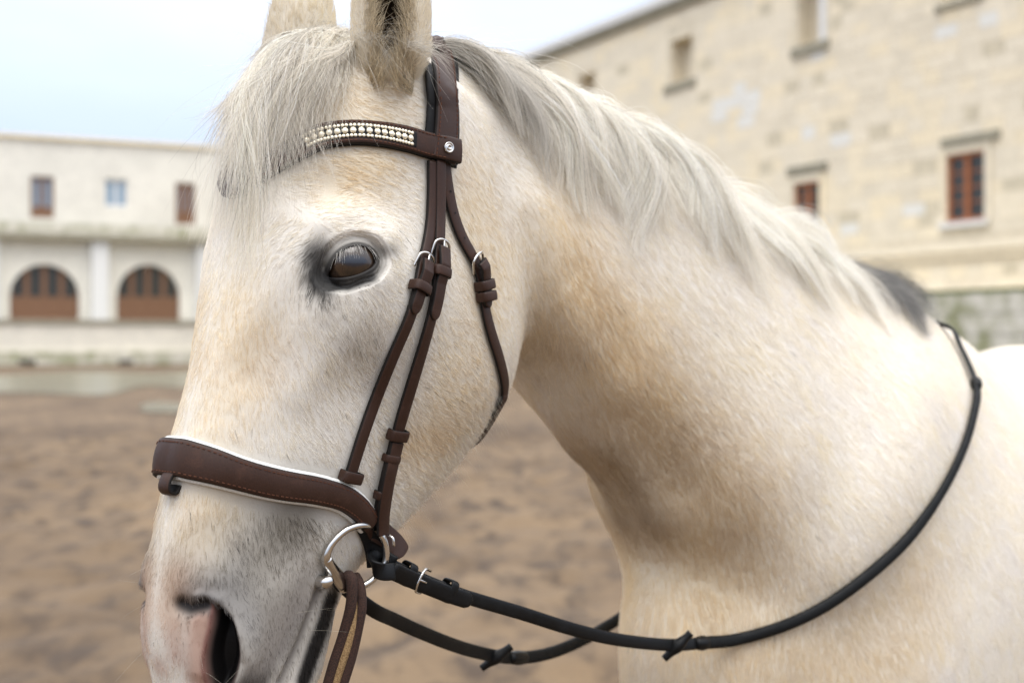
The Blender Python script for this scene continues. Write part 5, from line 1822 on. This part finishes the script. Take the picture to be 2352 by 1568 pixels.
# ---- reins
reins = empty('reins', ringpt(880, 1295, .018))
tag(reins, 'black leather reins with ribbed rubber grips looping from the bit over the withers', 'reins')
land_pix = [(1690, 1466), (1800, 1432), (1900, 1376), (2000, 1301), (2080, 1224), (2150, 1128), (2200, 1030), (2226, 945), (2232, 900), (2222, 862), (2196, 805), (2166, 759)]
LP, LN = [], []
prev = None
for x, y in land_pix:
    c, n = S.hit(x, y)
    if c is None:
        c = at(x, y, prev[1] + .02); n = unit(np.array([.6, -.4, .6]))
    LP.append(c + n * .009); LN.append(n); prev = c
LP, LN = np.array(LP), np.array(LN)
p0 = ringpt(872, 1288, .020)
fly_pix = [(878, 1290), (930, 1315), (1000, 1345), (1070, 1370), (1200, 1408), (1300, 1440), (1400, 1465), (1500, 1478), (1560, 1480), (1620, 1475)]
y0_, y1_ = p0[1], LP[0][1]
xs0, xs1 = fly_pix[0][0], land_pix[0][0]
FPt = []
for x, y in fly_pix:
    f = (x - xs0) / (xs1 - xs0)
    iy = 1 / ((1 - f) / y0_ + f / y1_)                       # straight in depth as seen in perspective
    FPt.append(at(x, y, iy))
FPt = np.array(FPt)
flyN = np.tile(unit(np.array([-.15, -.95, .22])), (len(FPt), 1))
RP = np.concatenate([FPt, LP]); RN = np.concatenate([flyN, LN])
top_pt = HW(np.array([-1.20]), np.array([0.0]), np.array([1.44]))[0]
FRN = frames(RP, RN, step=.004, smooth_n=8)
iG0, iG1 = near_i(FRN, 1612, 1476), near_i(FRN, 2226, 885)
rein_a = strap('rein_strap', sub(FRN, 0, iG0 + 3), .0138, .0040, M_BLACK, reins, base=-.002)
def grip(fr, name, parent):
    P, T, N, B = fr
    n = len(P)
    # dense rings give the ribbed rubber
    Pd = resample(P, step=.0011, smooth=False); Nd = resample(N, n=len(Pd), smooth=False)
    Td = unit(np.gradient(Pd, axis=0)); Nd = unit(Nd - Td * (Nd * Td).sum(1)[:, None]); Bd = np.cross(Nd, Td)
    ph = np.arange(len(Pd))
    rib = 1 + .07 * np.where(ph % 3 == 0, -1, 1)
    q = np.linspace(0, 2 * np.pi, 14, endpoint=False)
    V = []
    for p, nn, b, r in zip(Pd, Nd, Bd, rib):
        V.append(p + r * (.0070 * np.cos(q)[:, None] * b * np.sign(1) + .0042 * np.sin(q)[:, None] * nn))
    F = [(i * 14 + j, i * 14 + (j + 1) % 14, (i + 1) * 14 + (j + 1) % 14, (i + 1) * 14 + j) for i in range(len(Pd) - 1) for j in range(14)]
    F += [tuple(range(14))[::-1], tuple((len(Pd) - 1) * 14 + j for j in range(14))]
    return new_mesh(name, np.concatenate(V), F, M_RUBBER, parent)
grip(sub(FRN, iG0, iG1), 'rubber_grip', reins)
for i_ in (iG0, iG1):
    s__ = sub(FRN, max(i_ - 4, 0), min(i_ + 4, len(FRN[0]) - 1))
    tube_obj('grip_end', s__[0], [.0068, .0085, .0080], M_BLACK, reins, 14)
# over the withers to the far side
wP = np.concatenate([LP[-4:], [top_pt + np.array([0, 0, .0])]])
endP = np.array([LP[-1], LP[-1] + np.array([-.045, .08, .0]), LP[-1] + np.array([-.13, .16, -.10]), LP[-1] + np.array([-.26, .16, -.26]), LP[-1] + np.array([-.38, .10, -.40])])
endN = unit(np.array([LN[-1], [0, .3, 1], [-.5, .5, .5], [-.7, .6, .2], [-.7, .6, .1]]))
FB_ = frames(np.concatenate([FRN[0][iG1:iG1 + 1], LP[-3:], endP[1:]]), np.concatenate([FRN[2][iG1:iG1 + 1], LN[-3:], endN[1:]]), step=.004, smooth_n=3)
strap('rein_strap', FB_, .0140, .0040, M_BLACK, reins, base=-.002)
# far rein
far0 = mirror(ringpt(880, 1292, .018))
f_pix = [(838, 1388), (900, 1420), (960, 1448), (1040, 1480), (1110, 1500), (1180, 1510), (1260, 1500), (1340, 1468), (1400, 1434), (1445, 1404), (1500, 1360)]
FP2 = []
for x, y in f_pix:
    f = (x - 838) / (1445 - 838)
    FP2.append(at(x, y, 1 / ((1 - f) / far0[1] + f / 1.93)))
FP2 = np.array(FP2)
FP2 = np.concatenate([[far0], FP2])
fN2 = np.tile(unit(np.array([-.1, -.95, .25])), (len(FP2), 1))
FR2 = frames(FP2, fN2, step=.004, smooth_n=8)
iG2 = near_i(FR2, 1188, 1511)
strap('rein_strap', sub(FR2, 0, iG2 + 3), .0145, .0040, M_BLACK, reins, base=-.002)
grip(sub(FR2, iG2, len(FR2[0]) - 1), 'rubber_grip', reins)
tube_obj('grip_end', sub(FR2, iG2 - 4, iG2 + 4)[0], [.0068, .0085, .0080], M_BLACK, reins, 14)
# buckle end at the bit
iL0, iL1 = near_i(FRN, 884, 1294), near_i(FRN, 1072, 1372)
bs_ = sub(FRN, iL0, iL1)
low = tuple([bs_[0] - np.array([0, 0, .0028]) - bs_[2] * 0, bs_[1], bs_[2], bs_[3]])
bt = strap('rein_billet', low, .0165, .0042, M_BLACK, reins, base=.0035, tip=.010, offs=[.006, .004, .002, .001, .001, .001, .0005, 0])
lp_ = cr(np.array([ringpt(905, 1312, .012), ringpt(878, 1312, .004), ringpt(858, 1298, .006), ringpt(856, 1284, .014), ringpt(872, 1278, .024), ringpt(905, 1296, .026)]), 26)
lpT = unit(np.gradient(lp_, axis=0)); lpB = np.tile(unit(np.array([-.45, -.1, 1.0])), (26, 1)); lpN = unit(np.cross(lpT, lpB)); lpB = np.cross(lpN, lpT)
strap('rein_loop', (lp_, lpT, lpN, lpB), .0160, .0040, M_BLACK, reins, base=-.002)
for px_, py_ in ((930, 1318), (1030, 1358)):
    keeper(FRN, near_i(FRN, px_, py_) / (len(FRN[0]) - 1), .0160, .0095, .0070, M_BLACK, reins, base=-.0020, closed=True)
buckle(FRN, near_i(FRN, 962, 1330) / (len(FRN[0]) - 1), .0172, reins, size=.010, rise=.0068, r=.0014)
# martingale stops
def rein_stop(p, a, parent):
    a = unit(a)
    P_ = np.array([p - a * .021, p - a * .012, p, p + a * .012, p + a * .021])
    b = tube_obj('rein_stop', cr(P_, 18), [.0042, .0048, .0075, .0048, .0044], M_BLACK, parent, 10)
    return b
p_ = FRN[0][near_i(FRN, 1555, 1481)]; rein_stop(p_ + np.array([0, -.006, 0]), at(1590, 1450, p_[1]) - at(1520, 1518, p_[1] ), reins)
p_ = FR2[0][near_i(FR2, 1140, 1504)]; rein_stop(p_ + np.array([0, -.006, 0]), at(1185, 1466, p_[1]) - at(1098, 1530, p_[1]), reins)
for ob in reins.children:
    ob.matrix_parent_inverse = Matrix.Translation(-Vector(reins.location))

# ---- webbing lead clipped to the bit
lead = empty('lead_rope', ringpt(805, 1330))
tag(lead, 'folded brown webbing lead with a tan stripe hanging from the bit', 'lead rope')
Yl = Yr - .004
L1 = cr(np.array([at(790, 1345, Yl + .010), at(799, 1322, Yl), at(808, 1335, Yl - .004), at(806, 1390, Yl - .003), at(788, 1460, Yl), at(765, 1530, Yl), at(745, 1610, Yl), at(720, 1760, Yl), at(715, 2100, Yl)]), 90)
L2 = cr(np.array([at(815, 1322, Yl + .012), at(826, 1345, Yl + .004), at(830, 1390, Yl + .002), at(822, 1440, Yl + .003), at(806, 1510, Yl + .004), at(782, 1590, Yl + .004), at(760, 1700, Yl + .004), at(745, 2100, Yl + .004)]), 90)
L3 = cr(np.array([at(800, 1318, Yl + .002), at(812, 1360, Yl + .002), at(812, 1420, Yl + .001), at(800, 1475, Yl + .001), at(775, 1550, Yl + .001), at(756, 1620, Yl + .001), at(738, 1740, Yl + .001), at(730, 2100, Yl + .001)]), 90)
tube_obj('cord', L1, .0052, M_WEB, lead, 10)
tube_obj('cord', L2, .0050, M_WEB, lead, 10)
tube_obj('tan_stripe', L3, .0045, M_WEBT, lead, 10)
for ob in lead.children:
    ob.matrix_parent_inverse = Matrix.Translation(-Vector(lead.location))
keepf = np.ones(len(FUR['P']), bool)
VX = .0022
def vkey(P):
    k = np.floor(P / VX).astype(np.int64) + 4000
    return (k[:, 0] << 40) | (k[:, 1] << 20) | k[:, 2]
keys = []
for L_, hw in strap_lines:
    r_ = int(hw / VX) + 1
    g_ = np.stack(np.meshgrid(*[np.arange(-r_, r_ + 1)] * 3, indexing='ij'), -1).reshape(-1, 3) * VX
    g_ = g_[np.linalg.norm(g_, axis=1) < hw]
    Ld = resample(L_, step=.003, smooth=False)
    keys.append(np.unique(vkey((Ld[:, None] + g_[None]).reshape(-1, 3))))
keys = np.unique(np.concatenate(keys))
for pk_ in (FUR['root'], FUR['P'][:, 2]):
    keepf &= ~np.isin(vkey(pk_), keys)
hair_object('coat', FUR['P'][keepf], FUR['R'][keepf], FUR['C'][keepf], FUR['N'][keepf], M_FUR, horse)
scn.cycles_curves.shape = 'RIBBONS'
scn.cycles_curves.subdivisions = 2
